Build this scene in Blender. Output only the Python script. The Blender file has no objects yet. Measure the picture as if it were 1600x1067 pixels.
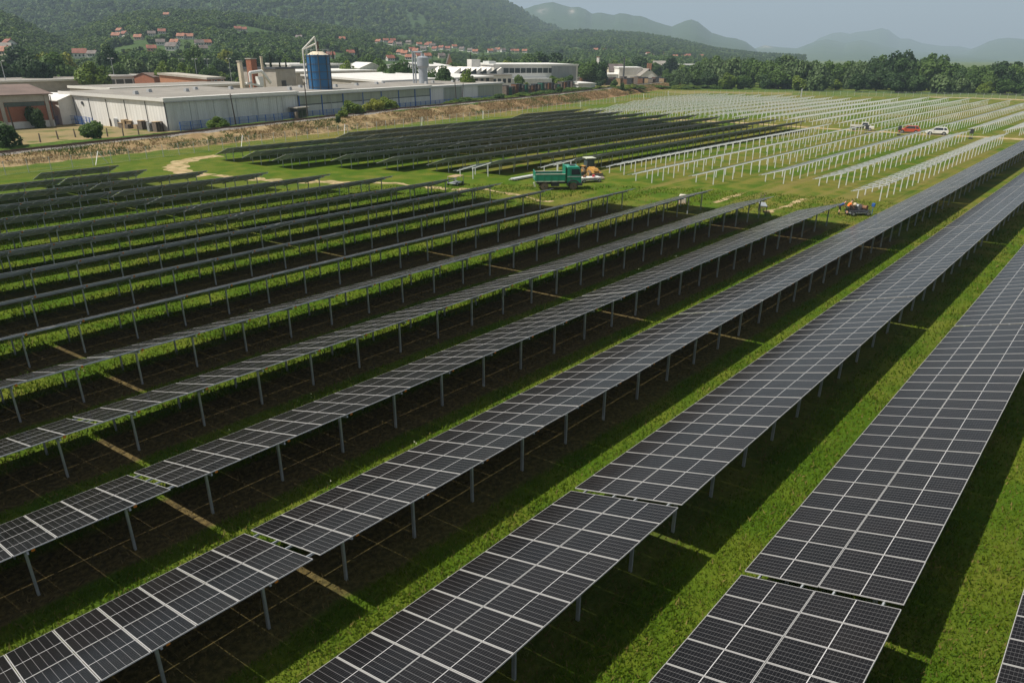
import bpy, bmesh, math, random
import numpy as np
from mathutils import Vector, Matrix, Euler
random.seed(7); rng = np.random.default_rng(7)
SC = bpy.context.scene
COL = SC.collection

# ------------------------------------------------------------------ camera
CF, CH, YAW, PIT, ROLL = 1084.42, 16.054, 0.728577, 0.389743, 0.004449     # focal length in pixels of a 1600 px wide picture, height, angles
_F = np.array([math.cos(PIT)*math.cos(YAW), math.cos(PIT)*math.sin(YAW), -math.sin(PIT)])
_R = np.array([math.sin(YAW), -math.cos(YAW), 0.0]); _U = np.cross(_R, _F)
_c, _s = math.cos(ROLL), math.sin(ROLL); _R, _U = _c*_R+_s*_U, -_s*_R+_c*_U
cam = bpy.data.cameras.new('camera'); cam.sensor_fit = 'HORIZONTAL'; cam.sensor_width = 36; cam.lens = CF/1600*36
cam.clip_start = 0.5; cam.clip_end = 40000
camo = bpy.data.objects.new('camera', cam); COL.objects.link(camo)
M = Matrix.Identity(4)
for i in range(3):
    M[i][0] = _R[i]; M[i][1] = _U[i]; M[i][2] = -_F[i]
M[2][3] = CH
camo.matrix_world = M; SC.camera = camo

# ------------------------------------------------------------------ sky, sun, exposure
LIGHT = Vector((1.2, -0.87, -2.29)).normalized()
w = bpy.data.worlds.new('World'); SC.world = w; w.use_nodes = True
nt = w.node_tree; nt.nodes.clear()
sky = nt.nodes.new('ShaderNodeTexSky'); sky.sky_type = 'NISHITA'; sky.sun_disc = False
sky.sun_elevation = math.asin(-LIGHT.z); sky.sun_rotation = math.atan2(-LIGHT.x, -LIGHT.y)
sky.air_density = 1.2; sky.dust_density = 1.2; sky.ozone_density = 2.0; sky.altitude = 150
bg = nt.nodes.new('ShaderNodeBackground'); bg.inputs[1].default_value = 0.058
out = nt.nodes.new('ShaderNodeOutputWorld')
hs = nt.nodes.new('ShaderNodeHueSaturation'); hs.inputs['Saturation'].default_value = 0.28
nt.links.new(sky.outputs[0], hs.inputs['Color']); nt.links.new(hs.outputs[0], bg.inputs[0]); nt.links.new(bg.outputs[0], out.inputs[0])
sl = bpy.data.lights.new('sun', 'SUN'); sl.energy = 5.0; sl.angle = math.radians(0.53); sl.color = (1.0, 0.93, 0.82)
so = bpy.data.objects.new('sun', sl); COL.objects.link(so); so.rotation_euler = LIGHT.to_track_quat('-Z', 'Y').to_euler()
so.location = (0, 0, 80)
SC.view_settings.view_transform = 'Standard'; SC.view_settings.look = 'None'
SC.view_settings.exposure = 0.40; SC.view_settings.gamma = 1.0; SC.view_settings.use_curve_mapping = False
SC.cycles.max_bounces = 6; SC.cycles.transparent_max_bounces = 8; SC.cycles.volume_bounces = 0
SC.cycles.use_denoising = True
HAZE_DENSITY = 0.00018

# ------------------------------------------------------------------ pixel -> place
def ray(px, py): return _F+(px-800)/CF*_R-(py-533.5)/CF*_U
def gnd(px, py, z=0.0):
    d = ray(px, py); t = (z-CH)/d[2]; return np.array([d[0]*t, d[1]*t, z])
def atd(px, py, dist):
    d = ray(px, py); t = dist/math.hypot(d[0], d[1]); return np.array([d[0]*t, d[1]*t, CH+d[2]*t])

# ------------------------------------------------------------------ materials
MATS = {}
class NB:
    def __init__(s, name):
        s.m = bpy.data.materials.new(name); s.m.use_nodes = True; s.t = s.m.node_tree
        s.b = s.t.nodes['Principled BSDF']; s.o = s.t.nodes['Material Output']
    def n(s, typ, **kw):
        x = s.t.nodes.new(typ)
        for k, v in kw.items(): setattr(x, k, v)
        return x
    def l(s, a, b): s.t.links.new(a, b)
    def setin(s, sock, v):
        if hasattr(v, 'links') or hasattr(v, 'is_linked'): s.l(v, sock)
        else: sock.default_value = v
    def math(s, op, a, b=0.0, c=None):
        x = s.n('ShaderNodeMath', operation=op); s.setin(x.inputs[0], a); s.setin(x.inputs[1], b)
        if c is not None: s.setin(x.inputs[2], c)
        return x.outputs[0]
    def ramp(s, v, lo, hi):
        x = s.n('ShaderNodeMapRange', interpolation_type='SMOOTHSTEP'); s.setin(x.inputs[0], v)
        x.inputs[1].default_value = lo; x.inputs[2].default_value = hi; return x.outputs[0]
    def mix(s, f, a, b, blend='MIX'):
        x = s.n('ShaderNodeMix', data_type='RGBA', blend_type=blend)
        s.setin(x.inputs[0], f); s.setin(x.inputs[6], a); s.setin(x.inputs[7], b); return x.outputs[2]
    def noise(s, vec, scale, detail=4.0, rough=0.55):
        x = s.n('ShaderNodeTexNoise'); x.inputs['Scale'].default_value = scale; x.inputs['Detail'].default_value = detail
        x.inputs['Roughness'].default_value = rough
        if vec is not None: s.l(vec, x.inputs['Vector'])
        return x.outputs['Fac']
    def pos(s): return s.n('ShaderNodeNewGeometry').outputs['Position']
    def sep(s, v):
        x = s.n('ShaderNodeSeparateXYZ'); s.l(v, x.inputs[0]); return x.outputs
    def bump(s, h, strength=0.3, dist=0.1):
        x = s.n('ShaderNodeBump'); x.inputs['Strength'].default_value = strength; x.inputs['Distance'].default_value = dist
        s.l(h, x.inputs['Height']); s.l(x.outputs[0], s.b.inputs['Normal'])
    def base(s, v): s.setin(s.b.inputs['Base Color'], v)
    def rough(s, v): s.setin(s.b.inputs['Roughness'], v)
def c4(c): return (c[0], c[1], c[2], 1.0)
def mul(c, k): return (c[0]*k, c[1]*k, c[2]*k, 1.0)
def plain(name, col, rough=0.6, metal=0.0, var=0.25, scale=1.5, spec=0.5, coord='obj'):
    if name in MATS: return MATS[name]
    b = NB(name)
    tc = b.n('ShaderNodeTexCoord').outputs['Object'] if coord == 'obj' else b.pos()
    n1 = b.noise(tc, scale); n2 = b.noise(tc, scale*9, 3)
    f = b.math('ADD', b.math('MULTIPLY', n1, 0.6), b.math('MULTIPLY', n2, 0.4))
    b.base(b.mix(b.ramp(f, 0.3, 0.7), mul(col, 1-var), mul(col, 1+var*0.6)))
    b.rough(rough); b.b.inputs['Metallic'].default_value = metal; b.b.inputs['Specular IOR Level'].default_value = spec
    MATS[name] = b.m; return b.m

P_ROW, Y_ROW0 = 6.757, 6.226

def mat_ground():
    b = NB('field_grass'); p = b.pos(); x, y, z = b.sep(p)
    big = b.noise(p, 0.035, 4); mid = b.noise(p, 0.35, 4); fine = b.noise(p, 5.0, 4); vf = b.noise(p, 26.0, 2)
    g1 = (0.055, 0.110, 0.006, 1); g2 = (0.095, 0.140, 0.010, 1); dry = (0.20, 0.158, 0.042, 1); soil = (0.070, 0.048, 0.026, 1)
    c = b.mix(b.ramp(mid, 0.35, 0.68), g1, g2)
    c = b.mix(b.math('MULTIPLY', b.ramp(b.math('ADD', b.math('MULTIPLY', big, 0.6), b.math('MULTIPLY', mid, 0.4)), 0.43, 0.60), b.math('ADD', 0.22, b.math('MULTIPLY', b.ramp(x, 45, 80), 0.42))), c, dry)
    # mowing lines and wheel marks along the lanes in the open part
    xo = b.ramp(x, 74, 84)
    wv = b.n('ShaderNodeTexNoise'); wv.inputs['Scale'].default_value = 1.0; wv.inputs['Detail'].default_value = 3
    mp = b.n('ShaderNodeMapping'); mp.inputs['Scale'].default_value = (0.025, 0.55, 1); b.l(p, mp.inputs[0]); b.l(mp.outputs[0], wv.inputs['Vector'])
    c = b.mix(b.math('MULTIPLY', b.math('MULTIPLY', b.ramp(wv.outputs['Fac'], 0.52, 0.66), xo), 0.75), c, (0.19, 0.160, 0.048, 1))
    # bare, straw covered soil below the tables of the finished block
    s_ = b.math('FRACT', b.math('DIVIDE', b.math('SUBTRACT', y, Y_ROW0), P_ROW))
    s_ = b.math('ADD', s_, b.math('MULTIPLY', b.math('SUBTRACT', mid, 0.5), 0.16))
    strip = b.math('MULTIPLY', b.ramp(s_, 0.33, 0.40), b.math('SUBTRACT', 1.0, b.ramp(s_, 0.76, 0.86)))
    xe = b.ramp(b.math('ADD', b.math('ADD', x, b.math('MULTIPLY', b.math('MAXIMUM', b.math('SUBTRACT', y, 26.0), 0.0), 0.44)), b.math('MULTIPLY', mid, 4.0)), 73, 78)
    strip = b.math('MULTIPLY', strip, b.math('SUBTRACT', 1.0, xe))
    strip = b.math('MULTIPLY', strip, b.math('SUBTRACT', 1.0, b.math('MULTIPLY', b.ramp(y, 45, 75), 0.85)))
    strip = b.math('MULTIPLY', strip, b.math('ADD', 0.35, b.math('MULTIPLY', b.ramp(y, 9, 19), 0.65)))
    straw = b.mix(b.ramp(fine, 0.35, 0.7), soil, (0.150, 0.108, 0.046, 1))
    c = b.mix(b.math('MULTIPLY', strip, 0.92), c, straw)
    far = b.ramp(x, 330, 420)
    c = b.mix(b.math('MULTIPLY', far, 0.6), c, (0.075, 0.115, 0.022, 1))
    val = b.math('ADD', 0.55, b.math('ADD', b.math('MULTIPLY', fine, 0.5), b.math('MULTIPLY', vf, 0.4)))
    vm = b.n('ShaderNodeVectorMath', operation='SCALE'); b.l(c, vm.inputs[0]); b.l(val, vm.inputs['Scale'])
    b.base(vm.outputs[0]); b.rough(0.95); b.b.inputs['Specular IOR Level'].default_value = 0.1
    b.bump(b.math('ADD', b.math('MULTIPLY', fine, 0.7), b.math('MULTIPLY', vf, 0.3)), 0.9, 0.18)
    return b.m
def mat_mix3(name, ca, cb, cc, s1, s2, rough=0.95, bd=0.15, bs=0.6, earth=False):
    b = NB(name); p = b.pos(); n1 = b.noise(p, s1, 5); n2 = b.noise(p, s2, 4)
    c = b.mix(b.ramp(n1, 0.38, 0.62), c4(ca), c4(cb)); c = b.mix(b.ramp(n2, 0.48, 0.66), c, c4(cc))
    if earth:
        x = b.sep(p)[0]; c = b.mix(b.math('MULTIPLY', b.ramp(x, 120, 230), 0.75), c, b.mix(b.ramp(n2, .35, .65), (0.20, 0.115, 0.06, 1), (0.29, 0.18, 0.095, 1)))
    b.base(c); b.rough(rough); b.b.inputs['Specular IOR Level'].default_value = 0.1; b.bump(n2, bs, bd); return b.m
def mat_cells():
    """dark cells with pale grid lines; UV map in metres inside one module (u 0..1.145 across, v 0..2.278 along)"""
    b = NB('panel_glass'); uv = b.n('ShaderNodeUVMap').outputs[0]; u, v, _ = b.sep(uv)
    def lines(t, o, pitch, wd):
        f = b.math('FRACT', b.math('DIVIDE', b.math('SUBTRACT', t, o), pitch))
        d = b.math('MULTIPLY', b.math('SUBTRACT', 0.5, b.math('ABSOLUTE', b.math('SUBTRACT', f, 0.5))), pitch)
        return b.math('LESS_THAN', d, wd)
    gu = lines(u, 0.0225, 1.10/6, 0.0045); gv = lines(v, 0.029, 2.22/24, 0.0022)
    mid = b.math('LESS_THAN', b.math('ABSOLUTE', b.math('SUBTRACT', v, 1.139)), 0.011)
    bus = lines(u, 0.0225, 1.10/60, 0.0006)
    oi = b.n('ShaderNodeObjectInfo').outputs['Random']
    cell = b.mix(oi, (0.0055, 0.0053, 0.0062, 1), (0.0090, 0.0080, 0.0085, 1))
    c = b.mix(b.math('MULTIPLY', bus, 0.05), cell, (0.16, 0.16, 0.17, 1))
    g = b.math('MAXIMUM', b.math('MULTIPLY', gu, 0.42), b.math('MULTIPLY', gv, 0.24)); c = b.mix(g, c, (0.36, 0.36, 0.37, 1))
    c = b.mix(mid, c, (0.52, 0.52, 0.53, 1))
    dust = b.noise(b.pos(), 0.8, 4); c = b.mix(b.math('MULTIPLY', b.ramp(dust, 0.4, 0.8), 0.012), c, (0.35, 0.31, 0.25, 1))
    b.base(c); b.rough(b.math('ADD', 0.16, b.math('MULTIPLY', dust, 0.12))); b.b.inputs['IOR'].default_value = 1.31
    return b.m
def mat_backsheet():
    b = NB('panel_back'); uv = b.n('ShaderNodeUVMap').outputs[0]; u, v, _ = b.sep(uv)
    f = b.math('FRACT', b.math('DIVIDE', v, 2.278/4)); ln = b.math('LESS_THAN', b.math('ABSOLUTE', b.math('SUBTRACT', f, 0.5)), 0.03)
    b.base(b.mix(ln, (0.30, 0.31, 0.30, 1), (0.46, 0.47, 0.46, 1))); b.rough(0.45); return b.m
def mat_leaf(name, ca, cb, trans=0.35):
    b = NB(name); oi = b.n('ShaderNodeObjectInfo').outputs['Random']; p = b.pos()
    n = b.noise(p, 0.5, 3); n2 = b.noise(p, 3.0, 2)
    f = b.math('ADD', b.math('MULTIPLY', n, 0.55), b.math('ADD', b.math('MULTIPLY', oi, 0.3), b.math('MULTIPLY', n2, 0.3)))
    c = b.mix(b.ramp(f, 0.3, 0.85), c4(ca), c4(cb))
    b.base(c); b.rough(0.6); b.b.inputs['Specular IOR Level'].default_value = 0.25
    tr = b.n('ShaderNodeBsdfTranslucent'); b.l(c, tr.inputs[0]); mx = b.n('ShaderNodeMixShader'); mx.inputs[0].default_value = trans
    b.l(b.b.outputs[0], mx.inputs[1]); b.l(tr.outputs[0], mx.inputs[2]); b.l(mx.outputs[0], b.o.inputs[0]); return b.m
def mat_attr(name, rough=0.9, bump=None, trans=0.0):
    b = NB(name); a = b.n('ShaderNodeAttribute'); a.attribute_name = 'tint'; b.base(a.outputs['Color']); b.rough(rough)
    b.b.inputs['Specular IOR Level'].default_value = 0.15
    if bump: b.bump(b.noise(b.pos(), bump[0], 4), bump[1], bump[2])
    if trans:
        tr = b.n('ShaderNodeBsdfTranslucent'); b.l(a.outputs['Color'], tr.inputs[0]); mx = b.n('ShaderNodeMixShader'); mx.inputs[0].default_value = trans
        b.l(b.b.outputs[0], mx.inputs[1]); b.l(tr.outputs[0], mx.inputs[2]); b.l(mx.outputs[0], b.o.inputs[0])
    return b.m
def mat_clad(name, col, rib=0.35, var=0.12, rough=0.5):
    """ribbed sheet cladding: fine relief on the wall, with streaks of dirt"""
    b = NB(name); tc = b.n('ShaderNodeTexCoord').outputs['Object']; x, y, z = b.sep(tc)
    wv = b.math('SINE', b.math('MULTIPLY', b.math('ADD', x, y), 6.283/rib))
    mp = b.n('ShaderNodeMapping'); mp.inputs['Scale'].default_value = (0.8, 0.8, 0.08); b.l(tc, mp.inputs[0])
    st = b.noise(mp.outputs[0], 1.0, 5); c = b.mix(b.ramp(st, 0.35, 0.72), mul(col, 1+var*0.4), mul(col, 1-var*1.6))
    b.base(c); b.rough(rough); b.bump(wv, 0.5, 0.04); return b.m
def mat_roof(name, col, pitch=1.0, var=0.18, rough=0.7):
    b = NB(name); tc = b.n('ShaderNodeTexCoord').outputs['Object']; x, y, z = b.sep(tc)
    f = b.math('FRACT', b.math('DIVIDE', x, pitch)); ln = b.math('LESS_THAN', f, 0.06)
    n = b.noise(tc, 0.25, 5); n2 = b.noise(tc, 2.5, 3)
    c = b.mix(b.ramp(b.math('ADD', b.math('MULTIPLY', n, .7), b.math('MULTIPLY', n2, .3)), 0.35, 0.68), mul(col, 1-var*1.5), mul(col, 1+var*0.4))
    c = b.mix(b.math('MULTIPLY', ln, 0.35), c, mul(col, 0.6)); b.base(c); b.rough(rough); return b.m
def mat_brick(name, ca, cb, mortar):
    b = NB(name); tc = b.n('ShaderNodeTexCoord').outputs['Object']; x, y, z = b.sep(tc)
    cb_ = b.n('ShaderNodeCombineXYZ'); b.l(b.math('ADD', x, y), cb_.inputs[0]); b.l(z, cb_.inputs[1])
    t = b.n('ShaderNodeTexBrick'); b.l(cb_.outputs[0], t.inputs['Vector']); t.inputs['Scale'].default_value = 4.0
    t.inputs['Color1'].default_value = c4(ca); t.inputs['Color2'].default_value = c4(cb); t.inputs['Mortar'].default_value = c4(mortar)
    t.inputs['Mortar Size'].default_value = 0.015; n = b.noise(tc, 0.7, 4)
    c = b.mix(b.math('MULTIPLY', b.ramp(n, 0.4, 0.75), 0.35), t.outputs['Color'], mul(ca, 0.6)); b.base(c); b.rough(0.85); return b.m
def mat_wire(name, col, opacity):
    b = NB(name); b.base(c4(col)); b.rough(0.5); tr = b.n('ShaderNodeBsdfTransparent'); mx = b.n('ShaderNodeMixShader')
    mx.inputs[0].default_value = opacity; b.l(tr.outputs[0], mx.inputs[1]); b.l(b.b.outputs[0], mx.inputs[2]); b.l(mx.outputs[0], b.o.inputs[0]); return b.m

MG = mat_ground(); MCELL = mat_cells(); MBACK = mat_backsheet()
MALU = plain('aluminium_frame', (0.58, 0.57, 0.56), 0.42, 0.4, 0.08, 3)
MGALV = plain('galvanised_steel', (0.48, 0.51, 0.54), 0.45, 0.55, 0.16, 2.5)
MGALVB = plain('new_galvanised_steel', (0.63, 0.65, 0.66), 0.5, 0.2, 0.10, 2.5)
MDARK = plain('dark_steel', (0.05, 0.053, 0.06), 0.6, 0.2)
MORANGE = plain('orange_plastic', (0.75, 0.25, 0.02), 0.5)
MSTRAW = mat_mix3('dry_grass_bank', (0.24, 0.165, 0.085), (0.34, 0.255, 0.14), (0.155, 0.125, 0.05), 0.35, 0.9, bd=0.4, bs=0.9, earth=True)
MBALLAST = mat_mix3('rail_ballast', (0.20, 0.185, 0.17), (0.28, 0.26, 0.24), (0.12, 0.11, 0.10), 1.5, 6.0, bd=0.12)
MYARD = mat_mix3('yard_ground', (0.20, 0.165, 0.085), (0.26, 0.20, 0.10), (0.10, 0.12, 0.035), 0.06, 0.25)
MTRACK = mat_mix3('dirt_track', (0.34, 0.255, 0.135), (0.42, 0.33, 0.19), (0.16, 0.155, 0.055), 0.5, 0.9)
MVERGE = mat_mix3('green_verge', (0.050, 0.100, 0.016), (0.085, 0.135, 0.022), (0.035, 0.07, 0.012), 0.3, 1.4, bd=0.3, bs=0.9)
MTAN = mat_mix3('dry_field', (0.24, 0.19, 0.075), (0.20, 0.175, 0.06), (0.11, 0.135, 0.035), 0.08, 0.5)
MASPH = plain('worn_asphalt', (0.20, 0.195, 0.19), 0.9, coord='w')
MATTR = mat_attr('grass_blades', 0.7, trans=0.3); MHILL = mat_attr('wooded_hill', 0.95, (0.06, 0.9, 8.0)); MCANOPY = mat_attr('canopy', 0.9, (0.35, 0.9, 1.2))
LEAF = {'mid': mat_leaf('leaf_mid', (0.046, 0.098, 0.019), (0.111, 0.182, 0.039)), 'dark': mat_leaf('leaf_dark', (0.026, 0.06, 0.018), (0.06, 0.112, 0.031)),
        'bright': mat_leaf('leaf_bright', (0.085, 0.156, 0.018), (0.182, 0.24, 0.034)), 'willow': mat_leaf('leaf_willow', (0.066, 0.116, 0.037), (0.131, 0.193, 0.072)),
        'conifer': mat_leaf('leaf_conifer', (0.031, 0.049, 0.023), (0.065, 0.078, 0.039)), 'yellow': mat_leaf('leaf_yellow', (0.169, 0.208, 0.029), (0.273, 0.286, 0.039))}
MBARK = plain('bark', (0.09, 0.07, 0.05), 0.9)
MGLASS = plain('window_glass', (0.03, 0.038, 0.045), 0.12, 0.0, 0.2, 1)
MRUB = plain('rubber', (0.02, 0.02, 0.021), 0.85)
MMUD = plain('muddy_rubber', (0.16, 0.12, 0.08), 0.95)
MWOOD = plain('pallet_wood', (0.42, 0.30, 0.17), 0.8, 0, 0.35, 3)
MWOODG = plain('weathered_wood', (0.20, 0.165, 0.135), 0.85, 0, 0.35, 2)
MPOLE = plain('tarred_pole', (0.06, 0.05, 0.042), 0.9)
MBLUE = plain('blue_paint', (0.03, 0.12, 0.42), 0.45)
MWHITE = plain('white_paint', (0.76, 0.76, 0.74), 0.45, 0, 0.08)
MSKIN = plain('skin', (0.52, 0.29, 0.20), 0.5, 0, 0.06)

# ------------------------------------------------------------------ mesh helpers
class MB:
    def __init__(s): s.v = []; s.f = []; s.m = []; s.uv = None
    def quad(s, a, b, c, d, m=0):
        n = len(s.v); s.v += [tuple(a), tuple(b), tuple(c), tuple(d)]; s.f.append((n, n+1, n+2, n+3)); s.m.append(m)
    def box(s, c, size, R=None, m=0, top=None):
        hx, hy, hz = size[0]/2, size[1]/2, size[2]/2; n = len(s.v); tx, ty = top or (1, 1)
        P = [(-hx, -hy, -hz), (hx, -hy, -hz), (hx, hy, -hz), (-hx, hy, -hz), (-hx*tx, -hy*ty, hz), (hx*tx, -hy*ty, hz), (hx*tx, hy*ty, hz), (-hx*tx, hy*ty, hz)]
        for p in P:
            q = Vector(p)
            if R is not None: q = R @ q
            s.v.append((q.x+c[0], q.y+c[1], q.z+c[2]))
        for f in ((0, 3, 2, 1), (4, 5, 6, 7), (0, 1, 5, 4), (1, 2, 6, 5), (2, 3, 7, 6), (3, 0, 4, 7)):
            s.f.append(tuple(n+i for i in f)); s.m.append(m)
        return s
    def b2(s, x0, x1, y0, y1, z0, z1, m=0): return s.box(((x0+x1)/2, (y0+y1)/2, (z0+z1)/2), (abs(x1-x0), abs(y1-y0), abs(z1-z0)), None, m)
    def bar(s, a, b, wd, m=0, hgt=None):
        a = Vector(a); b = Vector(b); d = b-a; L = d.length
        R = d.to_track_quat('Z', 'Y').to_matrix(); return s.box((a+b)/2, (wd, hgt or wd, L), R, m)
    def cyl(s, a, b, r0, r1=None, n=12, m=0, caps=True):
        a = Vector(a); b = Vector(b); r1 = r0 if r1 is None else r1; R = (b-a).to_track_quat('Z', 'Y').to_matrix(); k = len(s.v)
        for i in range(n):
            t = 2*math.pi*i/n; o = Vector((math.cos(t), math.sin(t), 0)); s.v.append(tuple(a+R@(o*r0))); s.v.append(tuple(b+R@(o*r1)))
        for i in range(n):
            j = (i+1) % n; s.f.append((k+2*i, k+2*j, k+2*j+1, k+2*i+1)); s.m.append(m)
        if caps:
            s.f.append(tuple(k+2*i for i in range(n))[::-1]); s.m.append(m); s.f.append(tuple(k+2*i+1 for i in range(n))); s.m.append(m)
        return s
    def extrude(s, poly, y0, y1, m=0, mcap=None):
        """closed outline in (x,z), swept along y"""
        k = len(s.v); n = len(poly)
        for (x, z) in poly: s.v.append((x, y0, z))
        for (x, z) in poly: s.v.append((x, y1, z))
        for i in range(n):
            j = (i+1) % n; s.f.append((k+i, k+j, k+n+j, k+n+i)); s.m.append(m)
        mc = m if mcap is None else mcap
        s.f.append(tuple(range(k, k+n))[::-1]); s.m.append(mc); s.f.append(tuple(range(k+n, k+2*n))); s.m.append(mc); return s
    def mesh(s, name, mats):
        me = bpy.data.meshes.new(name); me.from_pydata(s.v, [], s.f)
        for mt in (mats if isinstance(mats, (list, tuple)) else [mats]): me.materials.append(mt)
        if any(s.m): me.polygons.foreach_set('material_index', s.m)
        me.update(); return me
    def obj(s, name, mats, parent=None, loc=(0, 0, 0), rot=None, smooth=False, fix=True):
        me = s.mesh(name, mats)
        if fix:
            bm = bmesh.new(); bm.from_mesh(me); bmesh.ops.recalc_face_normals(bm, faces=bm.faces); bm.to_mesh(me); bm.free()
        if smooth:
            me.polygons.foreach_set('use_smooth', [True]*len(me.polygons))
        return link(name, me, parent, loc, rot)
def link(name, me, parent=None, loc=(0, 0, 0), rot=None):
    o = bpy.data.objects.new(name, me); COL.objects.link(o); o.location = loc
    if rot is not None: o.rotation_euler = rot
    if parent is not None: o.parent = parent
    return o
def bevel(o, wd, seg=2):
    md = o.modifiers.new('bevel', 'BEVEL'); md.width = wd; md.segments = seg; md.limit_method = 'ANGLE'; md.angle_limit = 0.6; return o
def tag(o, label, cat, group=None):
    o['label'] = label; o['category'] = cat
    if group: o['group'] = group
    return o
def thing(name, label, cat, loc=(0, 0, 0), rz=0.0, group=None):
    o = bpy.data.objects.new(name, None); COL.objects.link(o); o.location = loc; o.rotation_euler = (0, 0, rz); o.empty_display_size = 0.3
    return tag(o, label, cat, group)
def struct(o): o['kind'] = 'structure'; return o
def stuff(o): o['kind'] = 'stuff'; return o
def tree_copy(o, parent=None):
    c = o.copy(); COL.objects.link(c)
    if parent is not None: c.parent = parent
    for ch in o.children: tree_copy(ch, c)
    return c
def np_mesh(name, V, Fc, mats, tint=None, smooth=False):
    """V (n,3), Fc (m,k) arrays"""
    me = bpy.data.meshes.new(name); k = Fc.shape[1]
    me.vertices.add(len(V)); me.vertices.foreach_set('co', np.ascontiguousarray(V, dtype=np.float32).ravel())
    me.loops.add(Fc.size); me.loops.foreach_set('vertex_index', np.ascontiguousarray(Fc, dtype=np.int32).ravel())
    me.polygons.add(len(Fc)); me.polygons.foreach_set('loop_start', np.arange(0, Fc.size, k, dtype=np.int32))
    for mt in (mats if isinstance(mats, (list, tuple)) else [mats]): me.materials.append(mt)
    if tint is not None:
        a = me.attributes.new('tint', 'FLOAT_COLOR', 'POINT'); t4 = np.ones((len(V), 4), np.float32); t4[:, :3] = tint; a.data.foreach_set('color', t4.ravel())
    if smooth: me.polygons.foreach_set('use_smooth', np.ones(len(Fc), dtype=bool))
    me.update(calc_edges=True); me.validate(); return me
def vnoise(x, y, seed=0):
    """smooth value noise on arrays"""
    x = np.asarray(x, float); y = np.asarray(y, float); xi = np.floor(x).astype(np.int64); yi = np.floor(y).astype(np.int64)
    fx = x-xi; fy = y-yi; fx = fx*fx*(3-2*fx); fy = fy*fy*(3-2*fy)
    def hsh(a, b):
        n = (a*374761393+b*668265263+seed*144269504088896) & 0x7fffffff; n = ((n ^ (n >> 13))*1274126177) & 0x7fffffff; return ((n ^ (n >> 16)) & 0xffff)/65535.0
    return (hsh(xi, yi)*(1-fx)+hsh(xi+1, yi)*fx)*(1-fy)+(hsh(xi, yi+1)*(1-fx)+hsh(xi+1, yi+1)*fx)*fy
def fbm(x, y, seed=0, o=4):
    s = 0; a = 0.5
    for i in range(o): s = s+a*vnoise(x*2**i, y*2**i, seed+i); a *= .5
    return s

# ================================================================== THE SETTING
# ---- ground: one sheet to the horizon, finer near the camera
def ring_ground():
    rr = np.concatenate([[0.0], np.geomspace(3, 16000, 90)]); an = np.radians(np.arange(0, 360, 4.0)); V = []
    for r in rr:
        for a in an: V.append((r*math.cos(a), r*math.sin(a), 0.0 if r < 900 else -0.0))
    n = len(an); Fc = []
    for i in range(len(rr)-1):
        for j in range(n): Fc.append((i*n+j, (i+1)*n+j, (i+1)*n+(j+1) % n, i*n+(j+1) % n))
    return np_mesh('ground', np.array(V), np.array(Fc), MG)
struct(link('ground', ring_ground()))

# ---- railway line on its bank
_rp = np.array([gnd(x, y, z) for x, y, z in [(0, 236, .9), (100, 226, 1.1), (149, 222, 1.25), (200, 217, 1.4), (245, 212, 1.55), (290, 208.5, 1.7), (400, 194.5, 2.0), (450, 189.5, 2.15), (500, 185, 2.3), (550, 180, 2.45), (612, 172.5, 2.6), (650, 169, 2.6), (700, 164, 2.6), (800, 151, 2.6), (900, 141.5, 2.6), (985, 135.5, 2.6)]])
_pc = np.polyfit(_rp[:, 0], _rp[:, 1], 2)
def rail_y(x): return np.polyval(_pc, x) if x < 300 else np.polyval(_pc, 300)+(x-300)*(2*_pc[0]*300+_pc[1])
def rail_z(x): return float(np.interp(x, [-60, 30, 66, 100, 130, 320, 420], [0.6, 0.9, 1.55, 2.2, 2.6, 2.6, 1.8]))
RX = np.arange(-70, 470, 1.6)
RAILP = np.array([[x, rail_y(x), rail_z(x)] for x in RX])
_t = np.gradient(RAILP[:, :2], axis=0); _t /= np.linalg.norm(_t, axis=1)[:, None]; RAILN = np.stack([-_t[:, 1], _t[:, 0]], 1)
def yard_z(): return 1.0
def strip_mesh(name, prof, mat, jit=0.0, sel=slice(None), seed=1, tz=None):
    P = RAILP[sel]; N = RAILN[sel]; V = []
    for i in range(len(P)):
        for j, (v, zf) in enumerate(prof):
            z = zf(P[i, 2], P[i, 0]) if callable(zf) else zf
            o = v+(vnoise(P[i, 0]*.25, j*7.3, seed)-.5)*2*jit
            dz = (vnoise(P[i, 0]*.4, v*.7, seed+5)-.5)*0.35*(1 if 0 < j < len(prof)-1 else 0)*(1 if jit else 0)
            V.append((P[i, 0]+N[i, 0]*o, P[i, 1]+N[i, 1]*o, z+dz))
    m = len(prof); Fc = [(i*m+j, (i+1)*m+j, (i+1)*m+j+1, i*m+j+1) for i in range(len(P)-1) for j in range(m-1)]
    return np_mesh(name, np.array(V), np.array(Fc), mat)
bank = [(-13+.0, -0.15), (-10.5, .05), (-9, lambda z, x: .22*z), (-7.5, lambda z, x: .42*z), (-6, lambda z, x: .62*z), (-4.8, lambda z, x: .8*z), (-3.6, lambda z, x: .9*z), (-2.2, lambda z, x: .93*z-.02), (0, lambda z, x: .92*z-.1), (2.4, lambda z, x: .9*z-.1), (4.5, 0.93), (7, 0.9)]
struct(link('railway_bank', strip_mesh('railway_bank', bank, MSTRAW, 0.5)))
struct(link('green_verge', strip_mesh('green_verge', [(-3.7, lambda z, x: .9*z-.05), (-3.2, lambda z, x: .93*z+.12), (-2.6, lambda z, x: .93*z+.10), (-2.2, lambda z, x: .93*z-.05)], MVERGE, 0.45, slice(120, 338), 9)))
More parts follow.
